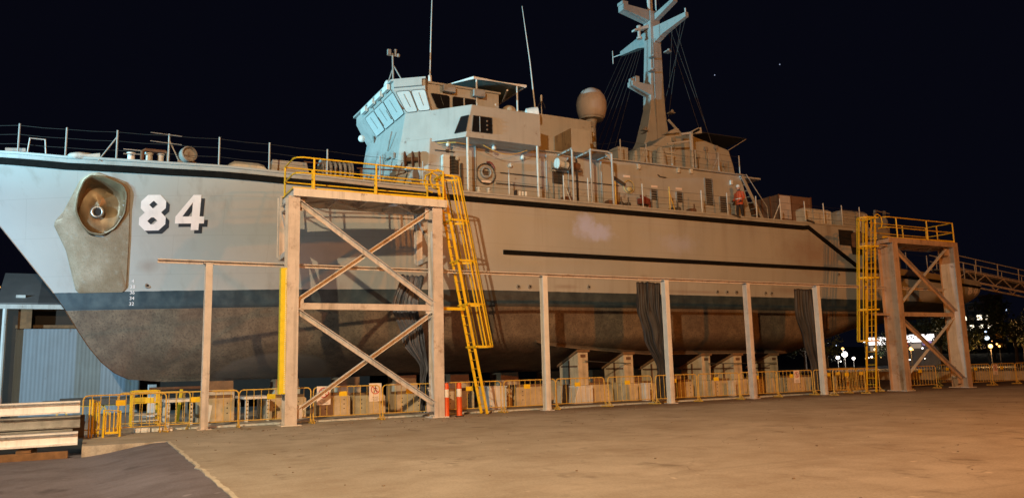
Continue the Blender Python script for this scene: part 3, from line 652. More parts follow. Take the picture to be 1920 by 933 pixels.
for z, x in ((18.5, 23.3), (15.0, 23.3), (17.2, 22.1), (18.0, 22.2), (13.8, 21.4)): MB().box(x - .12, x + .22, 7.2, 7.5, z, z + .06).sphere((x + .1, 7.3, z + .14), .09, 8, 6).build('navigation_lamp', m_greyd, mast)
MB().lathe((21.85, 7.85, 19.6), [(.16, -.4), (.16, -.3), (.09, -.28), (.09, .2), (.13, .22), (.13, .36), (.03, .4)], 12).build('navigation_lamp', m_bw, mast, smooth=True, autosmooth=40)
MB().tube([(23.1, 7.3, 14.6), (24.0, 6.3, 12.7)], .07).build('mast_stay_pipe', m_grey, mast)
MB().tube([(22.35, 7.42, 11), (22.42, 7.42, 19.2)], .03).build('cable_run', m_greyd, mast)
HAL = []
for i, (t_, y, b) in enumerate([(18.9, 2.8, (17.6, 9.5, 10.95)), (0, 2.2, (17.9, 9.3, 10.95)), (0, 1.9, (18.1, 9.1, 10.95)), (0, 1.5, (18.4, 8.9, 10.95)), (0, 1.2, (18.7, 8.7, 10.95)), (0, 1.0, (19.0, 8.4, 10.95)), (0, .8, (19.4, 8.0, 11.3))]):
    MB().tube([(22.75, YC + y, 19.5), b], .013, 4).build('halyard', m_wire, mast)
for a, b in (((22.8, 5.05, 19.6), (23.0, 7.4, 15.6)), ((22.8, 6.2, 19.4), (23.2, 7.2, 16.4)), ((22.8, 6.0, 19.5), (24.4, 5.5, 12.9)), ((22.8, 6.4, 19.4), (25.0, 6.0, 12.9)), ((23, 7.9, 22.8), (26.0, 7.5, 12.8)), ((22.9, 5.6, 19.5), (23.2, 7.4, 14.8))):
    MB().tube([a, b], .013, 4).build('rigging_wire', m_wire, mast)
# ---------------- funnel casing
fp = [(18.9, 10.95), (19.05, 11.9), (20.2, 12.3), (21.0, 12.85), (21.6, 13.12), (22.3, 13.2), (22.95, 13.08), (25.28, 12.6), (25.55, 11.75), (25.7, 10.95)]
fun = MB().prism([(x, 5.15, z) for x, z in fp], (0, 5.4, 0)).build('funnel_casing', m_grey, ship, bevel=.10)
MB().prism([(25.02, 4.2, 10.95), (25.7, 5.15, 10.95), (25.7, 10.5, 10.95), (25.02, 11.6, 10.95)], (0, 0, .03)).build('casing_ledge', m_grey, fun)
MB().loft([ring(11.0, [(19.2, 4.9), (19.9, 4.9), (19.9, 5.3), (19.2, 5.3)]), ring(12.0, [(19.2, 4.9), (19.9, 4.9), (19.9, 5.3), (19.2, 5.3)])]).lathe((20.3, 4.7, 10.95), [(.3, 0), (.22, .9), (.12, 1.1)], 14).box(18.1, 18.7, 5.2, 5.9, 10.95, 12.0).build('deck_ventilator', m_grey, ship, smooth=True, autosmooth=35)
MB().box(20.9, 21.4, 5.05, 5.14, 11.95, 12.0).box(21.0, 21.6, 5.1, 5.14, 11.78, 11.84).box(23.6, 25.2, 5.08, 5.14, 11.15, 11.2).build('casing_trim', m_bw, fun)
for x, z in ((23.5, 12.35), (24.2, 12.5), (21.4, 12.6), (24.7, 11.6), (22.9, 11.9)): MB().box(x, x + .18, 5.02, 5.14, z, z + .2).tube([(x + .1, 5.06, z), (x + .1, 5.06, z - .5)], .02).build('casing_fitting', m_greyd, fun)
MB().box(23.8, 24.6, 5.13, 5.148, 11.7, 12.35).build('painted_patch', M('bluish_patch', (.40, .41, .44), .6), fun)
dv = MB().tube([(22.0, 4.35, 10.95), (22.0, 4.35, 12.85)], .10, 8).beam((22.0, 4.35, 12.9), (22.5, 4.35, 13.15), .2, .16).beam((22.0, 4.35, 12.5), (20.7, 4.6, 12.25), .07, .09).beam((22, 4.35, 12.9), (21.6, 4.6, 12.85), .12, .1)
dv.loft([[(22.05, 4.25, 12.95), (22.6, 4.25, 13.25), (22.6, 4.45, 13.25), (22.05, 4.45, 12.95)], [(22.05, 4.25, 12.85), (22.65, 4.25, 12.95), (22.65, 4.45, 12.95), (22.05, 4.45, 12.85)]]).build('boat_davit', m_grey, ship)
MB().loft([[(20.9, 4.9, 12.9), (21.5, 4.9, 13.25), (21.7, 4.9, 13.25), (21.7, 4.9, 13.05)], [(20.9, 5.3, 12.9), (21.5, 5.3, 13.25), (21.7, 5.3, 13.25), (21.7, 5.3, 13.05)]]).build('exhaust_hood', m_grey, fun)
MB().prism([(23.4, 5.6, 13.5), (27.6, 6.2, 13.75), (28.6, 10.5, 13.9), (24, 10.8, 13.6)], (0, 0, .03)).build('deck_canopy', M('dark_canopy_cloth', (.05, .05, .055), .9), ship)
MB().tube([(25.28, 5.2, 12.6), (27.6, 6.2, 13.73)], .02, 5).build('canopy_stay', m_bw, ship)
# ---------------- side fittings on the deckhouse
YH = 4.2
def louvre(x0, x1, z0, z1, m=m_dsteel, name='louvre', legs=0):
    mb = MB(); k = max(3, int((z1 - z0) / .11)); o = None
    fr_ = MB().box(x0, x1, YH - .03, YH - .002, z0, z1).build(name, M('louvre_recess', (.05, .045, .04), .8), house)
    for i in range(k): z = z0 + (i + .5) * (z1 - z0) / k; mb.beam((x0, YH - .05, z), (x1, YH - .05, z), .05, .02)
    mb.box(x0 - .03, x0, YH - .08, YH - .002, z0, z1).box(x1, x1 + .03, YH - .08, YH - .002, z0, z1).build('slats', m, fr_)
    if legs: MB().tube([(x0, YH - .06, z0), (x0, YH - .06, z0 - legs), (x1, YH - .06, z0 - legs), (x1, YH - .06, z0)], .025, 5).build('louvre_guard', m_dsteel, fr_)
louvre(8.72, 9.12, 9.52, 10.28); louvre(13.75, 14.25, 9.55, 10.1, legs=.75); louvre(19.15, 19.5, 9.25, 9.75, m_greyd, legs=.5); louvre(20.7, 21.05, 9.25, 9.75, m_greyd, legs=.5); louvre(22.55, 23.0, 9.25, 10.6, m_greyd); louvre(23.45, 23.95, 8.95, 9.75, m_greyd)
MB().box(9.25, 9.32, YH - .12, YH, 8.8, 10.0).build('cable_tray', m_dsteel, house)
MB().box(8.38, 8.68, YH - .25, YH, 9.35, 10.25).build('junction_box', m_bw, house, bevel=.02)
lb = MB()
lb.tube([(10.42 + .22 * math.cos(a), YH - .09, 9.72 + .22 * math.sin(a)) for a in [k * math.pi / 9 for k in range(18)]], .05, 8, True).build('lifebuoy', m_greyd, house, smooth=True)
MB().tube([(10.42 + .44 * math.cos(a), YH - .06, 9.66 + .44 * math.sin(a)) for a in [k * math.pi / 9 for k in range(18)]], .028, 6, True).box(10.3, 10.54, YH - .05, YH, 9.62, 9.8).build('hose_rack', m_dsteel, house)
MB().tube([(10.5 + .26 * math.cos(a), YH - .15, 9.9 + .26 * math.sin(a)) for a in (1.9, 1.4, .9, .4, .0)], .04, 6).build('fire_hose', m_red2, house)
MB().box(10.2, 10.65, YH - .08, YH, 9.28, 9.38).build('name_tally', m_sign, house)
for x0, x1, z in ((11.1, 13.3, 9.78), (10.9, 13.2, 9.3), (8.1, 9.0, 10.45), (14.6, 17.3, 9.75)): MB().tube([(x0, YH - .05, z), (x1, YH - .05, z)], .02, 5).build('wall_pipe', m_dsteel, house)
for x in (9.95, 13.42, 14.55, 16.35): MB().tube([(x, YH - .04, 8.5), (x, YH - .04, 10.8)], .035, 6).build('wall_pipe', m_greyd, house)
for x, z in ((18.4, 10.65), (20.8, 10.7), (21.6, 10.75), (24.2, 10.4)): MB().box(x, x + .16, YH - .12, YH, z, z + .24).build('bulkhead_lamp', m_bw, house, bevel=.02)
MB().tube([(19.6, YH - .05, 10.5), (19.75, YH - .05, 10.4), (20.1, YH - .05, 10.4)], .025).box(8.6, 8.75, YH - .02, YH, 10.4, 10.55).build('bulkhead_bracket', m_dsteel, house)
for x, z in ((17.6, 10.2), (19.2, 9.85), (20.7, 9.87)): MB().box(x, x + .38, YH - .015, YH - .002, z, z + .1).build('name_tally', m_sign, house)
MB().tube([(17.85 + .3 * math.cos(a), YH - .06, 9.75 + .3 * math.sin(a)) for a in [k * math.pi / 8 for k in range(16)]], .025, 6, True).sphere((17.85, YH - .1, 9.62), .16, 10, 7, (1, .5, .8)).build('lifebuoy', M('pale_yellow_float', (.55, .47, .22), .6), house)
MB().beam((16.95, YH - .1, 10.1), (17.6, YH - .1, 9.8), .1, .12).build('fire_nozzle', m_dsteel, house)
MB().box(18.3, 18.85, YH - .3, YH - .05, 8.95, 9.2).tube([(18.3, YH - .3, 9.3), (18.8, YH - .3, 9.15)], .06).tube([(18.9, 4, 8.5), (18.9, 4, 9.2)], .05).build('fire_hydrant', m_red2, house)
cl = [(13.9, 9.2), (15.0, 9.1)]
for x in (13.75, 14.35): MB().tube([(x, 3.75, 10.35), (x + .5, 3.75, 10.3)], .16, 10).lathe((x, 3.75, 10.35), [(.25, -.05), (.25, 0)], 14, (1, 0, 0)).build('hose_reel', m_rust if x > 14 else m_bw, house)
MB().beam((13.5, 3.8, 10.12), (15.0, 3.8, 10.12), .1, .05).build('reel_shelf', m_dsteel, house)
for x, w in ((14.05, .5), (16.4, .6), (16.9, .3), (17.3, .3), (20.1, .5), (21.2, .3)):
    MB().box(x, x + w * .6, 3.75, 4.1, 8.5, 8.5 + .35 + .2 * random.random()).tube([(x + w * .5, 3.7, 8.5), (x + w * .5, 3.7, 9.1)], .03).sphere((x + w * .7, 3.8, 8.8), .13, 8, 6).build('deck_fitting', random.choice([m_rust, m_greyd, m_dsteel]), ship)
# aft ladder with platform
al = MB()
for y in (4.05, 4.75): al.beam((24.95, y, 10.9), (26.3, y, 8.55), .05, .16)
for k in range(8): t_ = (k + .5) / 8; al.box(24.95 + 1.35 * t_ - .1, 24.95 + 1.35 * t_ + .12, 4.05, 4.75, 10.9 - 2.35 * t_, 10.93 - 2.35 * t_)
al.tube([(25.2, 4.0, 11.0), (26.5, 4.0, 9.4), (26.55, 4.0, 8.6)], .022).build('deck_ladder', m_grey, ship)
MB().box(24.9, 26.3, 4.1, 5.2, 10.84, 10.92).build('ladder_platform', m_grey, ship)
# ---------------- deck edge stanchions and lifelines
def stanch(x, y, z, h, brace=0, r=.035, m=None):
    mb = MB().tube([(x, y, z), (x, y, z + h)], r, 7).lathe((x, y, z), [(r * 2, 0), (r * 2, .03)], 8)
    if brace: mb.tube([(x, y, z + h * .8), (x - brace, y + .1, z)], r * .8, 6)
    return mb.build('stanchion', m or m_grey, ship)
bow = [-8.1, -6.5, -5.05, -3.5, -1.9, -.3, 1.36, 3.4, 5.4, 7.15]
pts = []
for i, x in enumerate(bow):
    y = hy(x, zd(x)) + .12; stanch(x, y, zd(x) - .06, 1.12, .55 if i == 3 else (-.45 if i == 4 else 0), .030); pts.append((x, y, zd(x)))
def wires(pts, hs, r=.0065):
    for h in hs:
        mb = MB()
        for a, b in zip(pts, pts[1:]):
            a = V(a) + V(0, 0, h); b = V(b) + V(0, 0, h); mid = (a + b) / 2 - V(0, 0, .02); mb.tube([a, mid, b], r, 4)
        mb.build('lifeline', m_wire, ship)
wires(pts, (.35, .68, 1.0))
side = [7.15, 9.1, 10.95, 12.36, 13.6, 14.85, 16.3, 17.8, 19.35, 21.28, 22.9, 24.8, 26.45, 28.2, 29.6, 31.0, 32.4]
pts = [(x, 3.08, zd(x)) for x in side]
for i, x in enumerate(side):
    if x in (7.15, 9.1, 12.36): continue
    stanch(x, 3.08, 8.44, 1.2, {13.6: -.45, 19.35: -.4, 26.45: .5}.get(x, 0), .03, m_yel2 if x in (16.3, 19.35) else m_bw)
wires(pts, (.3, .6, .95))
up = [17.45, 18.96, 20.5, 22.0, 23.5, 24.9]; pts = [(x, 4.12, 11.0) for x in up]
for i, x in enumerate(up): stanch(x, 4.12, 10.98, 1.0, .4 if i in (1, 4) else 0, .03)
wires(pts, (.3, .6, .92))
wires([(17.45, 4.12, 11.0), (17.2, 5.2, 11.1), (16.7, 5.2, 11.1)], (.5, .9))
# stern rails
pts = [(x, hy(x, 6.1) + .1, zd(x)) for x in (34.2, 36, 38, 40, 42, 43.4)]
for p in pts: stanch(*p, 1.0, 0, .03)
wires(pts, (.5, .95))
# ---------------- foredeck gear
MB().loft([[(-6.9, 6.9, 9.15), (-6.5, 6.9, 9.15), (-6.5, 7.3, 9.15), (-6.9, 7.3, 9.15)], [(-6.85, 6.95, 9.6), (-6.55, 6.95, 9.6), (-6.55, 7.25, 9.6), (-6.85, 7.25, 9.6)]]).tube([(-6.9, 6.6, 9.4), (-6.3, 6.6, 9.45)], .12, 8).build('capstan', m_bw, ship)
MB().tube([(-6.2, 5.9, 9.2), (-6.15, 5.9, 9.75), (-5.7, 5.9, 9.75), (-5.65, 5.9, 9.2)], .03).tube([(-4.6, 4.9, 9.05), (-4.0, 4.9, 9.1)], [.02, .1], 8).sphere((-4.5, 5.1, 9.08), .3, 12, 6, (1.6, .6, .45)).build('foredeck_cover', m_bw, ship, smooth=True, autosmooth=40)
for x, m_ in ((-2.75, m_rust), (-2.2, m_bw), (.0, m_bw)):
    pass
bt = MB().box(-2.62, -2.0, 4.25, 4.5, 8.86, 8.94)
for x in (-2.5, -2.12): bt.lathe((x, 4.37, 8.9), [(.1, 0), (.1, .26), (.14, .28), (.14, .33), (.02, .34)], 12)
bt.build('mooring_bitts', m_bw, ship, smooth=True, autosmooth=35)
MB().tube([(-2.72, 4.2, 8.9), (-2.72, 4.2, 9.22), (-2.62, 4.2, 9.28), (-2.0, 4.2, 9.28), (-1.9, 4.2, 9.22), (-1.9, 4.2, 8.9)], .06, 8).build('fairlead', m_rust, ship)
MB().lathe((-3.05, 4.5, 8.9), [(.12, 0), (.12, .25), (.15, .3), (.02, .32)], 12).build('vent_cowl', m_white, ship, smooth=True, autosmooth=40)
MB().lathe((-1.3, 4.1, 9.2), [(.05, -.2), (.24, -.18), (.28, 0), (.28, .2), (.24, .22), (.22, .1)], 18, (.3, -1, .1)).box(-1.6, -1.0, 4.1, 4.3, 8.85, 9.0).build('deck_floodlight', m_greyd, ship, smooth=True, autosmooth=45)
for z in (9.55, 9.85): MB().tube([(-2.5, 3.95, z), (-1.5, 3.95, z - .03)], .015, 5).build('signal_arm', m_greyd, ship)
MB().box(-3.3, -2.7, 4.3, 4.34, 9.25, 9.28).tube([(-3.3, 4.3, 9.1), (-2.4, 4.3, 9.15), (-2.4, 4.3, 8.9)], .02).build('signal_arm', m_greyd, ship)
mb = MB(); rings = []
for i in range(9):
    x = -.05 + 1.7 * i / 8; k = min(1, .35 + i * .4, (8 - i) * .5 + .4); rings.append([(x, 4.5, 8.75), (x, 4.5, 8.75 + .42 * k), (x, 4.75, 8.75 + .58 * k), (x, 5.4, 8.75 + .58 * k), (x, 5.6, 8.75 + .4 * k), (x, 5.6, 8.75)])
mb.loft(rings).build('covered_boat', m_bw, ship, smooth=True, autosmooth=50)
MB().loft([[(1.62, 4.5, 8.7), (1.62, 5.4, 8.7), (1.72, 5.4, 9.5), (1.72, 4.6, 9.5)], [(3.15, 4.5, 8.7), (3.15, 5.4, 8.7), (3.0, 5.4, 9.5), (3.0, 4.6, 9.5)]]).box(1.4, 3.3, 4.35, 5.5, 8.66, 8.74).build('ammunition_locker', m_grey, ship, bevel=.02)
mb = MB()
for k in range(6): mb.tube([(3.75 + k * .19, 5.0 + .38 * math.cos(a), 9.32 + .38 * math.sin(a)) for a in [j * math.pi / 8 for j in range(16)]], .06, 6, True)
mb.lathe((3.6, 5, 9.32), [(.08, 0), (.48, 0), (.48, .04), (.1, .05), (.1, 1.15), (.48, 1.16), (.48, 1.22), (.08, 1.22)], 18, (1, 0, 0)); mb.build('cable_reel', m_greyd, ship, smooth=True, autosmooth=35)
MB().box(3.5, 5.0, 4.6, 5.4, 8.62, 8.85).tube([(2.9, 4.7, 9.55), (3.6, 4.7, 9.55)], .03).tube([(5.0, 4.7, 9.5), (7.0, 4.7, 9.6)], .03).beam((5.2, 4.8, 8.6), (5.2, 4.8, 9.55), .1, .1).build('reel_bed', m_rust, ship)
rl = MB().lathe((7.25, 4.55, 10.05), [(.06, -.3), (.34, -.3), (.34, -.26), (.1, -.2), (.1, .0), (.34, .02), (.34, .06), (.1, .1), (.1, .28), (.34, .3), (.34, .33), (.06, .34)], 20, (.9, -.5, 0)).build('hose_reel', m_rust, ship, smooth=True, autosmooth=35)
MB().box(7.0, 7.6, 4.5, 4.8, 9.62, 9.72).build('reel_bracket', m_white, ship)
MB().lathe((7.2, 4.1, 9.25), [(.05, -.06), (.32, -.06), (.32, .06), (.05, .06)], 18, (.7, -.7, 0)).box(7.0, 7.6, 4.0, 4.4, 8.55, 8.95).build('hand_winch', m_greyd, ship)
MB().beam((6.2, 3.9, 8.6), (6.6, 3.9, 9.7), .04, .04).tube([(5.9, 3.6, 8.7), (6.5, 3.6, 8.6), (7.0, 3.7, 8.7)], .05).tube([(4.9, 3.35, 8.62), (5.2, 3.3, 8.5), (5.5, 3.35, 8.62)], .05).build('mooring_rope', m_dsteel, ship)
for x in (9.6, 10.05): MB().lathe((x, 3.2, 8.5), [(.08, 0), (.08, .22), (.11, .24), (.11, .3), (.02, .31)], 10).build('mooring_bollard', m_bw, ship, smooth=True, autosmooth=35)
ch = MB().box(11.25, 11.95, 3.05, 3.25, 8.5, 8.58).box(11.25, 11.31, 3.05, 3.25, 8.58, 8.8).build('fairlead', m_blk, ship)
for x in (11.45, 11.6, 11.75): MB().lathe((x, 3.12, 8.58), [(.05, 0), (.05, .2)], 10).build('roller', m_white, ch)
for s, z in ((7.7, 8.2), (21.9, 8.3)): pass
MB().beam((23.0, 2.92, 8.55), (23.5, 2.92, 8.46), .12, .06).build('strake_cleat', m_dsteel, ship)
MB().beam((28.1, 2.9, 8.62), (28.6, 2.9, 8.5), .1, .08).build('strake_cleat', m_dsteel, ship)
mb = MB().box(34.5, 35.5, 3.6, 4.2, 6.4, 8.8).tube([(34.4, 3.6, 9.7), (35.6, 3.6, 9.6)], .03)
for x in (34.6, 35.4): mb.beam((x, 3.9, 8.4), (x + .2, 3.9, 9.8), .12, .12)
mb.lathe((34.75, 3.9, 9.1), [(.1, 0), (.35, 0), (.35, .08), (.12, .1), (.12, .5), (.35, .52), (.35, .6)], 16, (1, 0, 0)).build('stern_winch', m_greyd, ship)
mb = MB().tube([(36.2, 4.2, 6.3), (36.5, 4.2, 7.9)], .12).beam((35.0, 4.6, 6.4), (36.2, 4.4, 7.6), .18, .18).tube([(37.2, 4.5, 6.3), (37.2, 4.5, 7.4)], .16).box(36.3, 37, 4.4, 5.2, 6.3, 7.2).tube([(33.8, 4.5, 8), (36, 4.5, 7.4), (38, 4.5, 7.2)], .06)
mb.build('sweep_winch', m_dsteel, ship)
# ------------------------------------------------------------------ access towers
def tower(x0, x1, dcol, label, lad, ladlabel, YR=1.0):
    T = thing('access_tower', label, 'access tower', ((x0 + x1) / 2, -.3, 0))
    yc = -.32; zt_ = 7.02; m_col = globals()['m_col'] if lad > 0 else m_col2
    for k, x in enumerate((x0, x1)):
        c = MB().ibeam((x, yc, .03), (x, yc, zt_), .36, dcol, .035, (0, 1, 0)).build('column', m_col, T)
        MB().box(x - .3, x + .3, yc - dcol / 2 - .1, yc + dcol / 2 + .1, 0.004, .035).build('base_plate', m_colw, c)
        if k == 1: MB().beam((x - .06, yc, .5), (x - .06, yc, 6.2), .13, dcol - .09, (0, 1, 0)).build('white_casing', m_colw, c)
        elif lad > 0:
            yp = MB().box(x - .36, x - .183, yc - dcol / 2 + .01, yc - dcol / 2 + .24, .95, 4.75).build('yellow_guard', m_yelb, c)
            dm_ = MB()
            for i in range(64): dm_.box(x - .225, x - .195, yc - dcol / 2 + .004, yc - dcol / 2 + .009, 1.0 + i * .058, 1.03 + i * .058)
            dm_.build('dotted_strip', m_white, yp)
        # bracket that carries the platform towards the ship
        if lad > 0: MB().ibeam((x, yc + dcol / 2, 6.85), (x, .9, 6.85), .2, .24, .03, (0, 0, 1)).beam((x, 1.2, 7.35), (x, 1.2, 5.2), .22, .12, (0, 1, 0)).beam((x, 0, 5.35), (x, 1.15, 5.3), .12, .16).beam((x, yc + .2, 5.5), (x, 1.1, 6.8), .1, .12).beam((x, 1.28, 7.3), (x, 1.28, 5.3), .3, .02, (0, 1, 0)).build('ship_side_bracket', m_col, T)
    yf = yc - .02
    MB().beam((x0, yf, 3.6), (x1, yf, 3.6), .10, .20).build('cross_beam', m_col, T)
    for a, b, up in (((x0 + .15, yf - .08, 6.85), (x1 - .15, yf - .08, 3.72), 1), ((x0 + .15, yf + .08, 3.74), (x1 - .15, yf + .08, 6.9), 1), ((x0 + .15, yf - .08, 3.45), (x1 - .15, yf - .08, .45), 1), ((x0 + .15, yf + .08, .35), (x1 - .15, yf + .08, 3.4), 1)):
        MB().angle(a, b, .15, .018).build('diagonal_brace', m_colw if a[2] < b[2] else m_col, T)
    for x in (x0, x1):
        for z, s_ in ((6.8, -1), (3.6, 0), (.4, 1)):
            q = .17 if x == x0 else -.17; MB().box(min(x, x + q * 2.2), max(x, x + q * 2.2), yf - .02, yf + .0, z - .2, z + .2).build('gusset_plate', m_col, T)
    X0, X1 = x0 - (.05 if lad > 0 else .32), x1 + .32
    P = MB().box(X0, X1, -.62, YR, 7.19, 7.235).build('platform', m_col, T)
    MB().box(X0, X1, -.66, -.60, 7.0, 7.25).box(X0, X0 + .07, -.6, YR, 7.0, 7.24).box(X1 - .07, X1, -.6, YR, 7.0, 7.24).box(X0, X1, YR - .05, YR + .02, 7.0, 7.24).build('edge_channel', m_colw if lad > 0 else m_col, P)
    jm_ = MB()
    for i in range(5): jm_.beam((x0 + .5 + i * (x1 - x0 - 1) / 4, -.55, 7.1), (x0 + .5 + i * (x1 - x0 - 1) / 4, YR - .1, 7.1), .08, .16)
    for i in range(4):
        a = x0 + .3 + i * (x1 - x0 - .6) / 4; b = a + (x1 - x0 - .6) / 4
        jm_.beam((a, -.4 if i % 2 else YR - .3, 7.0), (b, YR - .3 if i % 2 else -.4, 7.0), .09, .06)
    jm_.build('joist', m_col, P)
    # yellow guard rails
    def railrun(pts, posts, nm='guard_rail'):
        mb = MB()
        for h in (1.05, .55): mb.tube([(x, y, z + h) for x, y, z in pts], .026, 7)
        mb.beam((pts[0][0], pts[0][1], 7.31), (pts[-1][0], pts[-1][1], 7.31), .008, .1)
        g_ = mb.build(nm, m_yel, T)
        for x, y in posts: MB().tube([(x, y, 7.2), (x, y, 8.27)], .034, 7).box(x - .08, x + .08, y - .05, y + .05, 7.24, 7.26).build('rail_post', m_yel, g_)
    z0_ = 7.22; w = x1 - x0
    railrun([(X0 + .05, -.30, z0_), (X0 + .12, -.47, z0_), (X0 + .3, -.56, z0_), (X1 - .1, -.56, z0_)], [(x0 + .6, -.56), (x0 + .55 * w, -.56), (X1 - .1, -.56)] if lad > 0 else [(x0 + .5, -.56), (x0 + .6 * w, -.56), (X1 - .1, -.56)])
    if lad > 0: railrun([(X0 + .05, -.28, z0_), (X0 + .05, YR - .1, z0_)], [(X0 + .05, YR - .1)])
    railrun([(X0 + .05 if lad > 0 else x0 + .5, YR - .1, z0_), (X1 - .1, YR - .1, z0_)], [(x0 + .9, YR - .1), (x0 + .64 * w, YR - .1), (X1 - .1, YR - .1)])
    if lad < 0: railrun([(X1 - .1, -.56, z0_), (X1 - .1, YR - .1, z0_)], [(X1 - .1, .3)])
    # caged ladder
    sg = lad
    if sg > 0: ft, tp, yl = V(8.10, -.25, .02), V(6.50, -.25, 8.25), .46
    else: ft, tp, yl = V(27.95, -.35, .02), V(29.0, -.35, 8.25), .50
    def at(z): return ft.lerp(tp, (z - ft.z) / (tp.z - ft.z))
    Ld = MB()
    for dy in (0, yl): Ld.beam(ft + V(0, dy, 0), tp + V(0, dy, 0), .035, .095, (1, 0, 0))
    L = tag(Ld.build('caged_ladder', m_yel, T), ladlabel)
    z = .35
    while z < 7.4: p = at(z); MB().tube([p, p + V(0, yl, 0)], .015, 6).build('rung', m_yel, L); z += .3
    hoops = [8.2, 6.65, 5.25, 3.75, 2.3] if sg > 0 else [8.2, 6.8, 5.3, 3.8, 2.35]
    def hp(z, a):
        p = at(z) + V(0, yl / 2, 0); return p + V(sg * (.12 + .68 * math.sin(a) ** .8 if math.sin(a) > 0 else 0), -.37 * math.cos(a), 0)
    angs = [0.0, .35, .7, 1.1, math.pi / 2, 2.04, 2.44, 2.79, math.pi]
    for z in hoops:
        hm = MB()
        for a, b in zip(angs, angs[1:]): hm.beam(hp(z, a), hp(z, b), .012, .07)
        hm.beam(at(z) + V(0, -.2, 0), at(z) + V(0, yl + .2, 0), .05, .06)
        hm.build('cage_hoop', m_yel, L)
    for a in angs[1:-1]:
        sm = MB()
        for i in range(len(hoops) - 1): sm.beam(hp(hoops[i], a), hp(hoops[i + 1], a), .014, .052, (0, 1, 0) if .9 < a < 2.2 else (1, 0, 0))
        sm.build('cage_strap', m_yel, L)
    for dy in (-.03, yl + .03): p = at(7.9) + V(0, dy, 0); MB().tube([p, p + V(-sg * .02, 0, .42), p + V(-sg * .2, 0, .5), p + V(-sg * .45, 0, .38), p + V(-sg * .5, 0, .1), p + V(-sg * .4, 0, -.15), p + V(-sg * .2, 0, -.2)], .03, 7).build('grab_rail', m_yel, L)
    MB().beam(at(6.9), (x1 if sg > 0 else x0, at(6.9).y, 6.9), .06, .06).beam(at(3.6) + V(0, .2, 0), (x1 if sg > 0 else x0, -.1, 3.6), .08, .1).build('ladder_bracket', m_yel if sg > 0 else m_col, L)
    return T
tower(1.42, 6.22, .46, 'steel access tower with a yellow guarded column, standing right of the big 84', 1, 'yellow caged ladder leaning out at its foot towards the stern')
tower(29.75, 34.45, .85, 'steel access tower beside the ship\'s stern, without any yellow strip on its columns', -1, 'yellow caged ladder on the side facing the bow', 1.0)
# ------------------------------------------------------------------ line of posts with the overhead rail
POSTX = [-.95, 10.63, 16.28, 20.68, 24.95]
PL = ['pinkish grey steel post in front of the bow, left of the braced tower', 'white streaked steel post standing alone right of the yellow caged ladder', 'steel post with the midships black tarpaulin tied against it',
      'bare steel post between the two black tarpaulins', 'steel post half hidden by the rearmost black tarpaulin near the stern tower']
for x, l in zip(POSTX, PL):
    mm = m_col if x in (-.95, 20.68) else m_colw
    p = MB().ibeam((x, 0, .02), (x, 0, 4.84), .2, .26, .02, (0, 1, 0), 0).box(x - .09, x + .09, -.11, .11, .02, 4.8).box(x - .2, x + .2, -.2, .2, .004, .03).box(x - .16, x + .12, -.14, .14, 4.84, 4.87)
    for z in (.95, ): p.box(x - .11, x + .11, -.14, .14, z, z + .02)
    tag(p.build('steel_post', mm, base=(x, 0, 0), bevel=.008), l, 'post', 'posts carrying the overhead rail')
ob = MB().angle((-2.36, .03, 4.89), (34.4, .03, 4.89), .11, .03)
tag(ob.build('overhead_rail', m_col, base=(16, 0, 4.9)), 'long thin steel rail running along the tops of the posts', 'rail')
# ------------------------------------------------------------------ gathered tarpaulins
def tarp(path, mat, label, seed, folds=7):
    """path: list of (x, z, half width, pleat depth)"""
    mb = MB(); rings = []; n = folds * 8
    for j in range(len(path) - 1):
        for q in range(8):
            t = q / 8; t2 = t * t * (3 - 2 * t)
            a = path[j]; b = path[j + 1]; x, z, w, d = [u + (v - u) * (t2 if k != 1 else t) for k, (u, v) in enumerate(zip(a, b))]
            rg = []
            for i in range(n + 1):
                s = i / n; ph = (s + .045 * mnoise.noise(Vector((s * 6 + seed * 3, seed, z * .25)))) * folds * 2 * math.pi
                wob = mnoise.noise(Vector((s * 5 + seed, z * .7, seed))) * .06
                n1 = mnoise.noise(Vector((s * 4 + seed, z * .6, seed))); n2 = mnoise.noise(Vector((s * 9, z * .9, seed + 4)))
                rg.append((x + (s - .5) * 2 * w + wob * .8 + .03 * n2, .24 + d * (.25 + 1.3 * abs(n1)) * math.sin(ph + 4.5 * n1 + 1.5 * n2) + .05 * n2 + wob * 1.5, z + .06 * mnoise.noise(Vector((s * 9, seed, z)))))
            rings.append(rg)
    mb.loft(rings, False, False)
    o = mb.build('tarpaulin', mat, base=(path[0][0], .24, 0), smooth=True); so = o.modifiers.new('solid', 'SOLIDIFY'); so.thickness = .012
    tag(o, label, 'tarpaulin'); return o
t1 = tarp([(5.60, 4.75, .42, .05), (5.35, 3.7, .46, .08), (5.62, 2.6, .40, .10), (6.0, 1.6, .13, .07), (5.95, 1.2, .10, .06), (6.05, .6, .16, .08), (6.0, .1, .2, .08)], m_tarpb, 'blue grey tarpaulin hanging behind the braced tower by the bow', 2.1)
t2 = tarp([(15.65, 4.78, .62, .06), (15.62, 3.8, .60, .10), (15.85, 2.6, .52, .12), (16.2, 1.35, .30, .10), (16.15, .8, .36, .10), (16.1, .12, .40, .10)], m_tarp, 'black tarpaulin bunched against the midships post, lit along its folds', 5.7, 9)
t3 = tarp([(24.6, 4.72, .85, .07), (24.55, 3.7, .80, .12), (24.75, 2.4, .62, .12), (24.95, 1.2, .42, .10), (24.95, .6, .45, .10), (24.9, .1, .48, .10)], m_tarp, 'darker black tarpaulin gathered near the ladder of the stern tower', 9.3, 9)
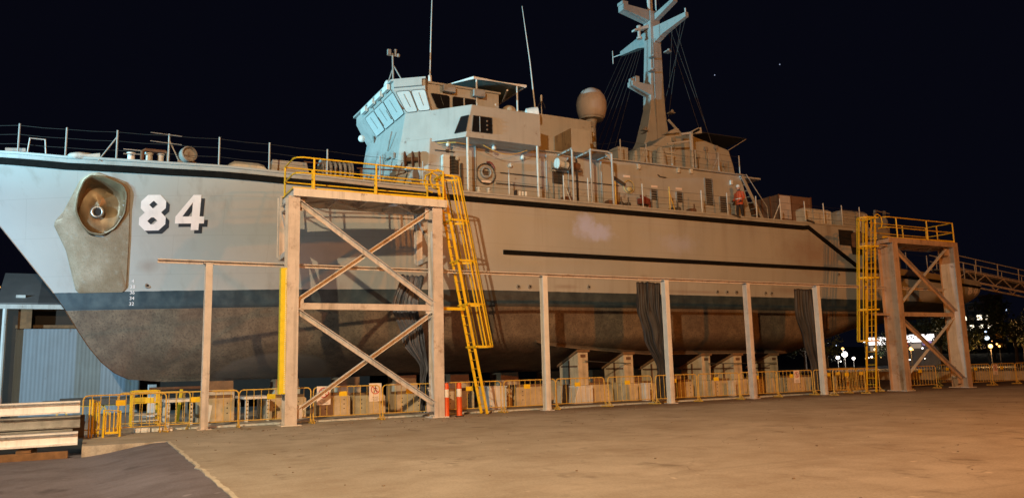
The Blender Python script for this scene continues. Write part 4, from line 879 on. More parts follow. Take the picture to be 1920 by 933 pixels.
# ------------------------------------------------------------------ crowd barriers
def barrier(loc, rz, label):
    T = thing('crowd_barrier', label, 'barrier', loc, 'yellow crowd barriers along the dock edge'); T.rotation_euler.z = rz
    b = Vector(loc); off = lambda p: Vector(p) + b
    w = 1.07; r = .12; pts = [(-w, 0, .06)]
    pts += [(-w + r - r * math.cos(a), 0, 1.1 - r + r * math.sin(a)) for a in (0, .4, .8, 1.2, math.pi / 2)] + [(w - r + r * math.sin(a), 0, 1.1 - r + r * math.cos(a)) for a in (0, .4, .8, 1.2, math.pi / 2)] + [(w, 0, .06)]
    f = MB().tube([off(p) for p in pts], .019, 7).tube([off((-w, 0, .2)), off((w, 0, .2))], .014, 6)
    f.build('frame', m_yel2, T)
    bm_ = MB()
    for i in range(1, 10): x = -w + i * 2 * w / 10; bm_.tube([off((x, 0, .2)), off((x, 0, 1.09))], .009, 5)
    bm_.build('bars', m_yel2, T)
    for s_ in (-1, 1): MB().beam(off((s_ * w, -.24, .03)), off((s_ * w, .24, .03)), .035, .04).beam(off((s_ * w, -.2, .04)), off((s_ * w, 0, .2)), .02, .02).build('foot', m_yel2, T)
    MB().box(b.x - .26, b.x - .02, b.y - .02, b.y + .015, .80 + b.z, .95 + b.z).build('name_plate', m_yel, T)
    return T
P0 = 2.228; YB = .18
BL = {0: 'yellow crowd barrier right of the foremost post, before the white trestle', 1: 'yellow crowd barrier with the no smoking sign on its left part', 2: 'yellow crowd barrier under the right leg of the bow tower', 3: 'yellow crowd barrier behind the two orange bollards',
      4: 'yellow crowd barrier at the foot of the bow tower ladder', 5: 'yellow crowd barrier at the post standing right of the bow tower ladder', 6: 'yellow crowd barrier before the foremost bilge block with the white base', 7: 'yellow crowd barrier left of the bunched midships tarpaulin',
      8: 'yellow crowd barrier across the foot of the midships tarpaulin', 9: 'yellow crowd barrier between the midships tarpaulin and the bare post', 10: 'yellow crowd barrier at the bare post between the two black tarpaulins', 11: 'yellow crowd barrier with a small white sign in its middle, left of the rearmost tarpaulin'}
proto = barrier((P0 * .5, YB, 0), 0, BL[0])
for k in range(1, 11): dup(proto, (P0 * (k + .5), YB + random.uniform(-.07, .07), 0), random.uniform(-.045, .045), BL[k] if k < 10 else BL[11])
proto['label'] = BL[0]
for o in list(COL.objects):
    if o.name.startswith('crowd_barrier') and o is not proto: o.rotation_euler.x = random.uniform(-.035, .035)
extra = [((-1.05, .12, 0), .02, 'yellow crowd barrier behind the foremost post, second from the left end'), ((-3.02, -.26, 0), .24, 'leftmost yellow crowd barrier, standing on the corner of the concrete'),
         ((25.6, .15, 0), 0, 'yellow crowd barrier across the foot of the rearmost tarpaulin'), ((27.8, .15, 0), 0, 'yellow crowd barrier behind the foot of the stern tower ladder'),
         ((32.0, .1, 0), 0, 'yellow crowd barrier inside the legs of the stern tower'), ((36.4, .05, 0), 0, 'yellow crowd barrier just right of the stern tower, nearer of the two'), ((38.6, 0, 0), .02, 'yellow crowd barrier bearing a white sign, right of the stern tower'),
         ((40.8, 0, 0), 0, 'yellow crowd barrier with a bare frame at the right picture edge'), ((43.0, .1, 0), 0, 'farthest yellow crowd barrier, beyond the gangway'), ((25.7, -.75, 0), .03, 'yellow crowd barrier standing in front of another one left of the stern ladder'),
         ((28.0, 1.6, 0), -.05, 'yellow crowd barrier set back behind the front row beside the stern tower'), ((36.9, 1.9, 0), .05, 'yellow crowd barrier set back behind the front row under the gangway'), ((-2.2, 1.3, 0), -.5, 'yellow crowd barrier set askew behind the left corner')]
for loc, rz, l in extra: dup(proto, loc, rz, l)
# stacked loose barriers and trestle at the left corner
def folded(x, y, rz, label, h=1.0, w=.5, z=0):
    c, s_ = math.cos(rz), math.sin(rz); o = lambda a, b, q: (x + a * c - b * s_, y + a * s_ + b * c, z + q)
    T = thing('folding_barrier', label, 'barrier', (x, y, z), 'small folded barriers at the corner')
    fr_ = MB()
    for k in (0, .09): fr_.tube([o(-w / 2, k, 0), o(-w / 2, k, h), o(w / 2, k, h * .93), o(w / 2, k, 0)], .024, 6)
    fr_.build('frame', m_yel, T); sl = MB()
    for i in range(4): sl.tube([o(-w / 2 + w * (i + .5) / 4, .045, .1), o(-w / 2 + w * (i + .5) / 4, .045, h * .92)], .018, 5)
    sl.box(x - w * .4, x + w * .4, y, y + .06, z + .08, z + .14).build('slats', m_yel, T)
folded(-3.35, -.75, .15, 'short yellow folded barrier leaning in the corner, right one', .72, .40)
folded(-3.75, -.45, .9, 'narrow upright yellow folded barrier at the leftmost barrier, left one', 1.0, .25)
tr = thing('platform_steps', 'yellow platform steps with a square frame behind the leftmost barriers', 'steps', (-2.5, 3.3, 0))
sm_ = MB()
for x in (-2.72, -1.95):
    for y in (3.2, 4.2): sm_.beam((x, y, 0), (x, y, 1.1), .06, .06)
sm_.beam((-2.72, 3.2, 1.1), (-1.95, 3.2, 1.1), .06, .06).beam((-2.72, 4.2, 1.1), (-1.95, 4.2, 1.1), .06, .06).beam((-2.72, 3.2, .75), (-1.95, 3.2, .75), .05, .05).beam((-2.72, 3.2, 1.1), (-2.72, 4.2, 1.1), .06, .06).beam((-1.95, 3.2, 1.1), (-1.95, 4.2, 1.1), .06, .06)
sm_.build('frame', m_yel, tr); MB().box(-2.72, -1.95, 3.2, 4.2, .35, .39).box(-2.72, -1.95, 3.0, 3.3, .18, .21).build('tread', m_bw, tr); MB().box(-2.7, -2.3, 3.14, 3.18, .78, .92).build('panel', m_yel, tr)
# ------------------------------------------------------------------ signs hung on the barriers
def slab_text(txt, size, x, y, z, m, parent, nm='lettering'):
    vs, fs = text_polys(txt, size); MB().add([(x + v.x, y, z + v.y) for v in vs], fs).build(nm, m, parent)
def sign(x, y, z, label, kind, w=.44, h=.58):
    T = thing('safety_sign', label, 'sign', (x, y, z))
    MB().box(x - w / 2, x + w / 2, y, y + .012, z - h / 2, z + h / 2).build('board', m_sign, T, bevel=.01)
    cz_ = z + h * .16; r = w * .36; yy = y - .004
    rm_ = MB(); n_ = 28
    vs = [(x + rr * math.cos(2 * math.pi * k / n_), yy, cz_ + rr * math.sin(2 * math.pi * k / n_)) for rr in (r, r * .82) for k in range(n_)]
    rm_.add(vs, [(k, (k + 1) % n_, n_ + (k + 1) % n_, n_ + k) for k in range(n_)])
    a = math.radians(-45); c_, s_ = math.cos(a), math.sin(a); L_ = r * .83; t_ = r * .085
    rm_.add([(x + u * c_ - v * s_, yy - .002, cz_ + u * s_ + v * c_) for u, v in ((-L_, -t_), (L_, -t_), (L_, t_), (-L_, t_))], [(0, 1, 2, 3)])
    rm_.build('prohibition_ring', m_red, T)
    b = MB(); y2 = yy + .002
    if kind == 'smoke':
        b.add([(x - r * .6, y2, cz_ - r * .12), (x + r * .38, y2, cz_ - r * .12), (x + r * .38, y2, cz_ + r * .06), (x - r * .6, y2, cz_ + r * .06)], [(0, 1, 2, 3)])
        b.add([(x + r * .43, y2, cz_ - r * .12), (x + r * .6, y2, cz_ - r * .12), (x + r * .6, y2, cz_ + r * .06), (x + r * .43, y2, cz_ + r * .06)], [(0, 1, 2, 3)])
        for dx in (.25, .4): b.add([(x + r * (dx + .05 * math.sin(k)), y2, cz_ + r * (.12 + .12 * k)) for k in range(4)] + [(x + r * (dx + .07 + .05 * math.sin(k)), y2, cz_ + r * (.12 + .12 * k)) for k in (3, 2, 1, 0)], [tuple(range(8))])
    else:
        n2 = 12; b.add([(x + r * .14 * math.cos(2 * math.pi * k / n2), y2, cz_ + r * .56 + r * .14 * math.sin(2 * math.pi * k / n2)) for k in range(n2)], [tuple(range(n2))])
        for q in ([(-.16, .38), (.18, .38), (.14, -.08), (-.14, -.08)], [(-.14, -.09), (.02, -.09), (-.18, -.66), (-.34, -.62)], [(.0, -.09), (.14, -.09), (.34, -.6), (.2, -.66)], [(-.17, .36), (-.17, .2), (-.42, -.06), (-.5, .02)], [(.19, .36), (.19, .2), (.42, .0), (.5, .08)]):
            b.add([(x + r * u, y2, cz_ + r * v) for u, v in q], [(0, 1, 2, 3)])
    b.build('pictogram', m_blk, T)
    if kind == 'smoke': slab_text('NO', h * .10, x, yy, z - h * .27, m_blk, T); slab_text('SMOKING', h * .10, x, yy, z - h * .39, m_blk, T)
    else: slab_text('NO ENTRY', h * .075, x, yy, z - h * .27, m_blk, T); slab_text('UNAUTHORISED', h * .06, x, yy, z - h * .36, m_blk, T); slab_text('PERSONS', h * .06, x, yy, z - h * .43, m_blk, T)
sign(2.58, YB - .05, .84, 'white no smoking sign, left of the two signs under the bow tower', 'smoke')
sign(4.26, YB - .05, .88, 'white sign with a crossed out walking figure, right of two under the bow tower', 'walk', .42)
sign(23.45, YB - .05, .84, 'small white prohibition sign on the barrier left of the rearmost tarpaulin', 'walk', .36, .54)
sign(37.8, -.06, .80, 'white safety sign on a barrier to the right of the stern tower', 'walk', .4, .54)
# ------------------------------------------------------------------ orange bollards
for x, y, l in ((6.52, -.42, 'orange plastic bollard with one white band, left of the pair by the tower leg'), (7.0, -.38, 'orange plastic bollard with one white band, right of the pair, nearer the yellow ladder')):
    T = thing('traffic_bollard', l, 'bollard', (x, y, 0), 'orange bollards by the bow tower')
    MB().lathe((x, y, 0), [(.10, 0), (.11, .02), (.095, .06), (.09, .5), (.085, 1.05), (.07, 1.10), (.02, 1.115)], 16).build('post', m_orange, T, smooth=True, autosmooth=40)
    MB().lathe((x, y, .64), [(.0905, 0), (.0890, .26)], 16, caps=False).build('reflective_band', m_refl, T, smooth=True)
    MB().lathe((x, y, 0), [(.15, .004), (.15, .02), (.1, .03)], 16).build('base', m_dark, T)
# ------------------------------------------------------------------ docking blocks
def block(x, y, w, d, h, label, cap=True, m=None, grp='docking blocks along the near bilge'):
    T = thing('docking_block', label, 'docking block', (x, y, 0), grp)
    c = .05; b = MB().loft([[(x - w / 2, y - d / 2, 0), (x + w / 2, y - d / 2, 0), (x + w / 2, y + d / 2, 0), (x - w / 2, y + d / 2, 0)], [(x - w / 2, y - d / 2, h - c), (x + w / 2, y - d / 2, h - c), (x + w / 2, y + d / 2, h - c), (x - w / 2, y + d / 2, h - c)],
        [(x - w / 2 + c, y - d / 2 + c, h), (x + w / 2 - c, y - d / 2 + c, h), (x + w / 2 - c, y + d / 2 - c, h), (x - w / 2 + c, y + d / 2 - c, h)]])
    b.build('base_block', m or m_block, T, bevel=.015)
    if cap: MB().box(x - w / 2 + .06, x + w / 2 - .06, y - d / 2 + .06, y + d / 2 - .06, h, h + .09).build('timber_cap', m_timb, T)
    for dz in (.25, .42, .58):
        for dx in (-.3, .3): MB().lathe((x + dx * w, y - d / 2 - .004, dz * h / .75), [(.02, -.004), (.022, .004)], 8, (0, -1, 0)).build('bolt_hole', m_dark, T)
    return T
blk = [(-.1, 4.4, 1.2, .8, .78, 'brown docking block behind the foremost post'), (2.2, 4.2, 1.4, .9, .72, 'brown docking block behind the left leg of the bow tower'), (3.95, 4.3, 1.15, .9, .72, 'brown docking block behind the no smoking sign'), (5.3, 4.3, 1.15, .9, .68, 'brown docking block behind the no entry sign'),
       (6.9, 4.4, 1.1, .9, .66, 'shaded docking block behind the right leg of the bow tower'), (8.9, 4.3, 1.3, .9, .7, 'docking block behind the bow tower ladder foot'), (10.6, 4.1, 1.1, .9, .74, 'docking block behind the white box by the bow tower ladder'), (12.0, 4.0, 1.4, .9, .76, 'docking block with bolt holes just left of the foremost bilge block'), (16.2 - .9, 3.9, 1.3, .9, .74, 'docking block between the two foremost bilge blocks'),
       (17.6, 3.9, 1.3, .9, .72, 'docking block right of the second bilge block, left of the midships tarpaulin'), (19.9, 3.8, .9, .9, .72, 'docking block behind the right edge of the midships tarpaulin'), (22.1, 3.8, 1.1, .9, .7, 'docking block left of the bare post between the tarpaulins'), (24.3, 3.8, .9, .9, .7, 'docking block right of the bare post'), (26.6, 3.7, 1.6, .9, .72, 'long orange lit docking block behind the sign left of the rearmost tarpaulin'), (28.8, 3.6, 1.6, .9, .7, 'orange lit docking block behind the foot of the stern ladder')]
for b in blk: block(*b)
for i, x in enumerate([0.5, 3.0, 5.5, 8.0, 10.5, 13.0, 15.5, 18.0, 20.5, 23.0, 25.5]):
    T = thing('keel_block', 'dark keel block under the keel line of the ship', 'keel block', (x, YC, 0), 'keel blocks under the keel')
    MB().box(x - .5, x + .5, YC - .6, YC + .6, 0, 1.0).build('base_block', m_block, T, bevel=.02); MB().box(x - .45, x + .45, YC - .55, YC + .55, 1.0, 1.33).build('timber_cap', m_timb, T)
def bilge(x, zt_, w, label, white=False):
    T = thing('bilge_block', label, 'bilge block', (x, 3.9, 0), 'slanted bilge blocks beside the ship')
    y0, y1 = 3.25, 4.75; zl = zt_ - .58
    MB().prism([(x - w / 2, y0, .74), (x - w / 2, y1, .74), (x - w / 2, y1, zl), (x - w / 2, y0, zt_)], (w, 0, 0)).build('post', m_block, T, bevel=.012)
    cp = MB().prism([(x - w / 2 - .06, y0 - .06, zt_ + .005), (x - w / 2 - .06, y1 + .1, zl - .035), (x - w / 2 - .06, y1 + .1, zl + .065), (x - w / 2 - .06, y0 - .06, zt_ + .11)], (w + .12, 0, 0)).build('timber_cap', m_timb, T)
    MB().box(x - w / 2 - .03, x - w / 2 + .0, 3.9, 4.0, .8, zt_ - .35).box(x - w / 2 - .03, x - w / 2, 3.3, 4.6, zt_ - .62, zt_ - .56).box(x - .12, x + .12, y0 - .02, y0, zt_ - .22, zt_ - .1).build('fixing_plate', m_rust, T)
    MB().prism([(x - w * .5 - (.35 if white else .12), y0 - .15, 0), (x + w * .5 + .1, y0 - .15, 0), (x + w * .5 + .1, y0 - .15, .735), (x - w * .5 - .1, y0 - .15, .735)], (0, 1.7, 0)).build('base_block', m_colw if white else m_block, T, bevel=.02)
bilge(14.35, 2.12, .5, 'tall slanted bilge block with a white painted base, nearest the bow', True)
bilge(16.7, 1.98, .5, 'slanted bilge block between the foremost one and the midships tarpaulin')
bilge(18.75, 1.9, .5, 'slanted bilge block half hidden by the midships tarpaulin')
bilge(21.1, 1.86, .5, 'slanted bilge block just right of the midships tarpaulin')
bilge(23.05, 1.84, .5, 'slanted bilge block left of the bare post')
bilge(25.4, 1.80, .5, 'slanted bilge block right of the bare post, nearest the stern')
wr = MB().tube([(14.35, 3.1, 1.75), (15.5, 3.1, 1.66), (16.7, 3.1, 1.6)], .02).tube([(21.1, 3.1, 1.5), (23.05, 3.1, 1.47), (25.4, 3.1, 1.45)], .02)
tag(wr.build('tie_cable', m_wire, base=(18, 3.1, 1.6)), 'slack tie cable strung between the slanted bilge blocks', 'cable')
def crate(x0, x1, y0, y1, h, label, m=m_colw, taper=.0):
    T = thing('ballast_box', label, 'box', ((x0 + x1) / 2, (y0 + y1) / 2, 0))
    MB().loft([[(x0, y0, 0), (x1, y0, 0), (x1, y1, 0), (x0, y1, 0)], [(x0 + taper, y0 + taper, h), (x1 - taper, y0 + taper, h), (x1 - taper, y1 - taper, h), (x0 + taper, y1 - taper, h)]]).build('body', m, T, bevel=.02)
    MB().box(x0 - .02, x1 + .02, y0 - .02, y1 + .02, h + .003, h + .05).build('lid', m, T)
crate(9.5, 10.25, 2.4, 3.3, .82, 'white box behind the barrier just right of the bow tower ladder')
crate(6.95, 7.8, 2.3, 3.2, .86, 'pale tapered box behind the pair of orange bollards', m_bw, .06)
crate(17.05, 17.3, 2.6, 2.9, .70, 'small white upright box right of the second bilge block')
crate(22.0, 22.22, 2.6, 2.9, .66, 'small white upright box left of the bare post')
for x, l in ((-1.35, 'white perforated trestle behind the foremost barriers, left one'), (1.05, 'white topped steel trestle in front of the brown blocks, right one')):
    T = thing('steel_trestle', l, 'trestle', (x, 3.5, 0), 'white trestles by the bow')
    MB().box(x - .45, x + .45, 2.7, 4.6, .74, .82).build('top_plate', m_white, T)
    for dx in (-.38, .3):
        for y in (2.8, 4.4): MB().box(x + dx, x + dx + .09, y, y + .18, 0, .74).build('leg', m_bw, T)
    for k in range(5):
        for dx in (.345, -.335): MB().lathe((x + dx, 2.797, .12 + k * .13), [(.025, -.003), (.028, .003)], 8, (0, -1, 0)).build('bolt_hole', m_dark, T)
for x, y, h, w, m_, l in ((-1.75, 9.8, 1.25, .3, m_bw, 'pale square prop under the bow, left of the foremost post'), (-.6, 2.4, .62, .14, m_white, 'short white post leaning beside the foremost post'), (-1.2, 5.2, 1.1, .1, m_yel, 'thin yellow prop beneath the bow')):
    tag(MB().beam((x, y, 0), (x + (.1 if w < .2 else 0), y, h), w, w, (0, 1, 0)).box(x - w, x + w, y - w, y + w, .004, .02).build('prop', m_, base=(x, y, 0), bevel=.01), l, 'prop')
tag(MB().box(-2.3, -1.75, .35, .6, .0, .1).box(-2.75, -2.35, .38, .62, 0, .12).build('timber_offcut', m_white, base=(-2.2, .45, 0), bevel=.01), 'white timber offcut lying behind the leftmost barriers', 'timber')
pb = MB()
for k in range(3): pb.lathe((-1.55 + k * .4, 6.5, 1.12), [(.06, -.5), (.06, .5)], 10, (1, .1, 0))
tag(pb.build('pipe_bundle', m_rust, base=(-1.2, 6.5, 0)), 'rusty pipe ends held under the hull by the foremost post', 'pipes')
# ------------------------------------------------------------------ steel beams stacked at the left
def hbeam(x0, x1, y, z, w, h, m, label, tilt=0.0, rz=0.0):
    a = V(x0, y, z + h / 2); b = V(x1, y + rz, z + h / 2 + tilt)
    tag(MB().ibeam(a, b, w, h, .035, (0, 0, 1)).build('steel_beam', m, base=tuple(a)), label, 'beam', 'beams stacked at the left')
GZ = -.26
hbeam(-14, -4.12, -2.9, GZ + .24, .34, .30, m_beam, 'white beam lowest and nearest in the stack at the left', .04)
hbeam(-14, -4.25, -2.2, GZ + .27, .3, .30, m_steel, 'grey beam in the middle of the stack at the left', .03)
hbeam(-14, -4.1, -1.6, GZ + .58, .3, .30, m_steel, 'darker grey beam one below the top in the stack at the left', .03)
hbeam(-14, -4.12, -1.5, GZ + .92, .36, .30, m_beam, 'white beam on top of the stack at the left', .05)
hbeam(-14, -4.0, -.9, GZ + .27, .3, .6, m_dsteel, 'dark beam at the back of the stack at the left', .02)
for x, l in ((-5.2, 'timber bearer under the right end of the stacked beams'), (-8.5, 'timber bearer under the middle of the stacked beams')):
    tag(MB().box(x - .15, x + .15, -3.2, -.6, GZ - .16, GZ + .22).build('timber_bearer', m_timb, base=(x, -2, GZ), bevel=.01), l, 'timber')
tag(MB().box(-10, -4.3, -3.35, -3.15, GZ - .1, GZ + .17).build('timber_baulk', m_timb, base=(-7, -3.2, GZ), bevel=.015), 'long brown timber baulk in front of the stacked beams', 'timber')
# long dark pipe on trestles behind
T = thing('pipe_rack', 'dark pipe lying on a low yellow trestle before the pale shed', 'pipe rack', (-4.6, 12.5, 0))
MB().beam((-5.6, 12.8, .56), (-1.9, 12.6, .58), .3, .24).tube([(-5.0, 12.7, .70), (-2, 12.6, .72)], .06, 8).build('pipe', m_dsteel, T)
fr_ = MB()
for x in (-4.9, -3.4): fr_.beam((x, 12.7, .42), (x - .4, 12.7, -.3), .06, .06).beam((x, 12.7, .42), (x + .4, 12.7, -.3), .06, .06)
fr_.beam((-5.3, 12.7, .42), (-2.2, 12.7, .43), .06, .05).build('trestle', m_yel2, T)
# ------------------------------------------------------------------ shed behind the bow
def corr(mb, x0, x1, y, z0, z1, pitch=.15, amp=.0016):
    n_ = int((x1 - x0) / pitch * 4); xs = [x0 + (x1 - x0) * i / n_ for i in range(n_ + 1)]
    prof = [y + amp * (-1 if (i % 4) < 2 else 1) for i in range(n_ + 1)]
    mb.add([(x, p_, z0) for x, p_ in zip(xs, prof)] + [(x, p_, z1) for x, p_ in zip(xs, prof)], [(i, i + 1, n_ + 2 + i, n_ + 1 + i) for i in range(n_)])
m_sh = M('pale_blue_shed_sheet', (.23, .29, .34), .5, 0, .06, 1.2, 0, .3, .04)
m_sh2 = M('grey_green_shed_sheet', (.19, .22, .225), .55, 0, .1, 1.2, 0, .4, .12, (.2, .17, .03))
m_shb = M('blue_shed_sheet', (.16, .36, .46), .5, 0, .08, 1.2, 0, .3)
m_roofd = M('dark_roof_sheet', (.10, .105, .11), .6, 0, .15, 1.5)
m_roofl = M('light_roof_sheet', (.17, .18, .185), .6, 0, .12, 1.5)
sh = thing('storage_shed', 'pale blue corrugated shed with an open gap under its roof, seen beyond the bow', 'shed', (-5, 15, -.3))
for a, b, mm in ((-6.85, -4.55, m_sh), (-4.55, -3.55, m_sh2), (-3.55, -2.55, m_sh), (-2.55, -2.0, m_sh2)):
    w_ = MB(); corr(w_, a, b, 15, -.3, 3.72); w_.build('wall_sheet', mm, sh)
MB().box(-7.6, 9, 15.5, 15.56, -.3, 4.6).box(-2.0, -1.95, 14.97, 18, -.3, 4.5).build('back_wall', M('dark_interior', (.05, .035, .025), .9), sh)
MB().box(-6.8, -6.3, 14.9, 15.3, 3.72, 4.62).box(-6.9, -4.0, 15.2, 15.3, 3.76, 3.9).build('timber_frame', m_timb, sh)
MB().box(-14, 4, 14.55, 14.72, 4.55, 4.74).build('eaves_beam', m_bw, sh)
MB().lathe((-7.25, 14.65, -.3), [(.10, 0), (.10, 4.85)], 10).build('corner_post', m_bw, sh)
for a, b, mm in ((-7.6, -6.1, m_roofl), (-6.1, -5.0, m_roofd), (-5.0, 3.5, m_roofl)):
    MB().prism([(a, 14.75, 4.77), (b, 14.75, 4.77), (b, 17.5, 6.35), (a, 17.5, 6.35)], (0, 0, .05)).build('roof_sheet', mm, sh)
MB().box(-6.95, -6.6, 15.2, 15.4, 5.05, 5.2).build('roof_lamp', m_bw, sh)
bs = thing('workshop_shed', 'bright blue corrugated workshop seen low under the hull behind the bow tower', 'shed', (6, 18, 0))
for a, b in ((2.9, 6.6), (6.95, 7.35), (11.1, 12.3)):
    w_ = MB(); corr(w_, a, b, 18, 0, 3.4, .16, .02); w_.build('wall_sheet', m_shb, bs)
MB().box(2.5, 13, 18.3, 18.4, 0, 3.6).build('inner_wall', m_dark, bs); MB().beam((3.0, 17.9, 0), (3.0, 17.9, 3.4), .28, .2, (0, 1, 0)).beam((11.75, 17.9, 0), (11.75, 17.9, 3.4), .12, .2, (0, 1, 0)).build('pillar', m_bw, bs)
MB().box(2.4, 13.1, 17.8, 22, 3.6, 3.7).build('roof_sheet', m_roofd, bs)
# ------------------------------------------------------------------ boarding gangway aft
GZ0, GSL = 6.34, .098
G = thing('gangway', 'long truss gangway with handrails sloping down past the ship\'s stern', 'gangway', (50, 5.5, 6.3))
def gz(x): return GZ0 - (x - 43.0) * GSL
x0, x1 = 42.6, 66.0
for y in (5.0, 6.1):
    c = MB().beam((x0, y, gz(x0)), (x1, y, gz(x1)), .10, .12).beam((x0, y, gz(x0) + .62), (x1, y, gz(x1) + .62), .09, .09)
    x = x0; k = 0
    while x < x1 - 1: c.beam((x, y, gz(x) + (.05 if k % 2 else .58)), (x + .95, y, gz(x + .95) + (.58 if k % 2 else .05)), .05, .05); x += .95; k += 1
    tg = c.build('truss', m_col, G)
    hm_ = MB().tube([(x0, y, gz(x0) + 1.5), (x1, y, gz(x1) + 1.5)], .03).tube([(x0, y, gz(x0) + 1.1), (x1, y, gz(x1) + 1.1)], .022); x = x0 + .6
    while x < x1: hm_.tube([(x, y, gz(x) + .6), (x + .06, y, gz(x) + 1.5)], .028); x += 2.3
    hm_.build('handrail', m_bw, G)
MB().prism([(x0, 5.0, gz(x0) + .5), (x1, 5.0, gz(x1) + .5), (x1, 5.0, gz(x1) + .55), (x0, 5.0, gz(x0) + .55)], (0, 1.1, 0)).build('walkway', m_greyd, G)
lp = thing('work_lamp', 'unlit work lamp on a slanting pole standing by the gangway end', 'lamp', (41.5, 4.6, 6.1))
MB().tube([(41.5, 4.6, 6.0), (41.95, 4.6, 7.75)], .10, 8).build('pole', m_greyd, lp); MB().box(41.85, 42.35, 4.45, 4.8, 7.7, 7.88).build('lamp_head', m_bw, lp, bevel=.03)
# ------------------------------------------------------------------ things standing on the after deck
m_cont = M('brown_container', (.22, .15, .12), .6, 0, .15, 2, 0, .4, .25)
m_contw = M('pale_violet_panel', (.52, .52, .58), .6, 0, .08, 2)
T = thing('deck_container', 'brown square container with one pale panel standing on the after deck', 'container', (29.4, 5.6, 8.44))
MB().box(28.15, 30.6, 4.7, 6.9, 8.44, 10.35).build('body', m_cont, T, bevel=.03)
MB().box(28.2, 29.0, 4.675, 4.697, 9.05, 10.3).build('pale_panel', m_contw, T)
MB().lathe((29.9, 4.69, 9.55), [(.32, 0), (.32, .03), (.22, .04)], 16, (0, -1, 0)).build('round_cover', m_rust, T)
fm2 = MB()
for x in (28.13, 29.05, 30.58): fm2.box(x - .03, x + .03, 4.66, 4.70, 8.44, 10.36)
for y in (4.7, 5.3, 5.9, 6.5): fm2.box(28.11, 28.15, y - .03, y + .03, 8.44, 10.35)
fm2.box(28.1, 30.6, 4.655, 4.70, 8.46, 8.52).box(28.105, 28.15, 4.7, 6.9, 8.46, 8.52).build('corner_frame', m_rust, T)
T = thing('deck_screen', 'dark square hatch screen between the ladder and the brown container', 'screen', (27.2, 6, 8.44))
MB().box(27.3, 28.05, 6.4, 7.3, 8.44, 10.1).build('panel', m_dsteel, T, bevel=.02); MB().tube([(25.6, 5.4, 9.9), (28.1, 6.3, 10.15)], .03).build('rail', m_bw, T)
def locker(x0, x1, y0, y1, z0, z1, label, m):
    T = thing('deck_locker', label, 'locker', ((x0 + x1) / 2, (y0 + y1) / 2, z0), 'grey lockers on the after deck')
    MB().loft([[(x0, y0, z0), (x1, y0, z0), (x1, y1, z0), (x0, y1, z0)], [(x0, y0, z1 - .12), (x1, y0, z1 - .12), (x1, y1, z1 - .12), (x0, y1, z1 - .12)], [(x0 + .1, y0 + .15, z1), (x1 - .1, y0 + .15, z1), (x1 - .1, y1, z1), (x0 + .1, y1, z1)]]).build('body', m, T, bevel=.025)
    MB().box(x0 + .1, x1 - .1, y0 - .03, y0, z0 + .12, z0 + .17).box(x0 + .1, x1 - .1, y0 - .03, y0, (z0 + z1) / 2, (z0 + z1) / 2 + .05).build('rib', m, T); MB().box(x1 - .35, x1 - .22, y0 - .03, y0, z1 - .35, z1 - .18).build('latch', m_bw, T)
locker(29.35, 31.45, 4.1, 5.6, 8.44, 9.62, 'pale grey deck locker with a white latch in front of the brown container', m_bw)
locker(31.6, 33.6, 3.5, 5.2, 8.44, 9.55, 'tan grey deck locker directly above the dark bulwark opening', m_grey)
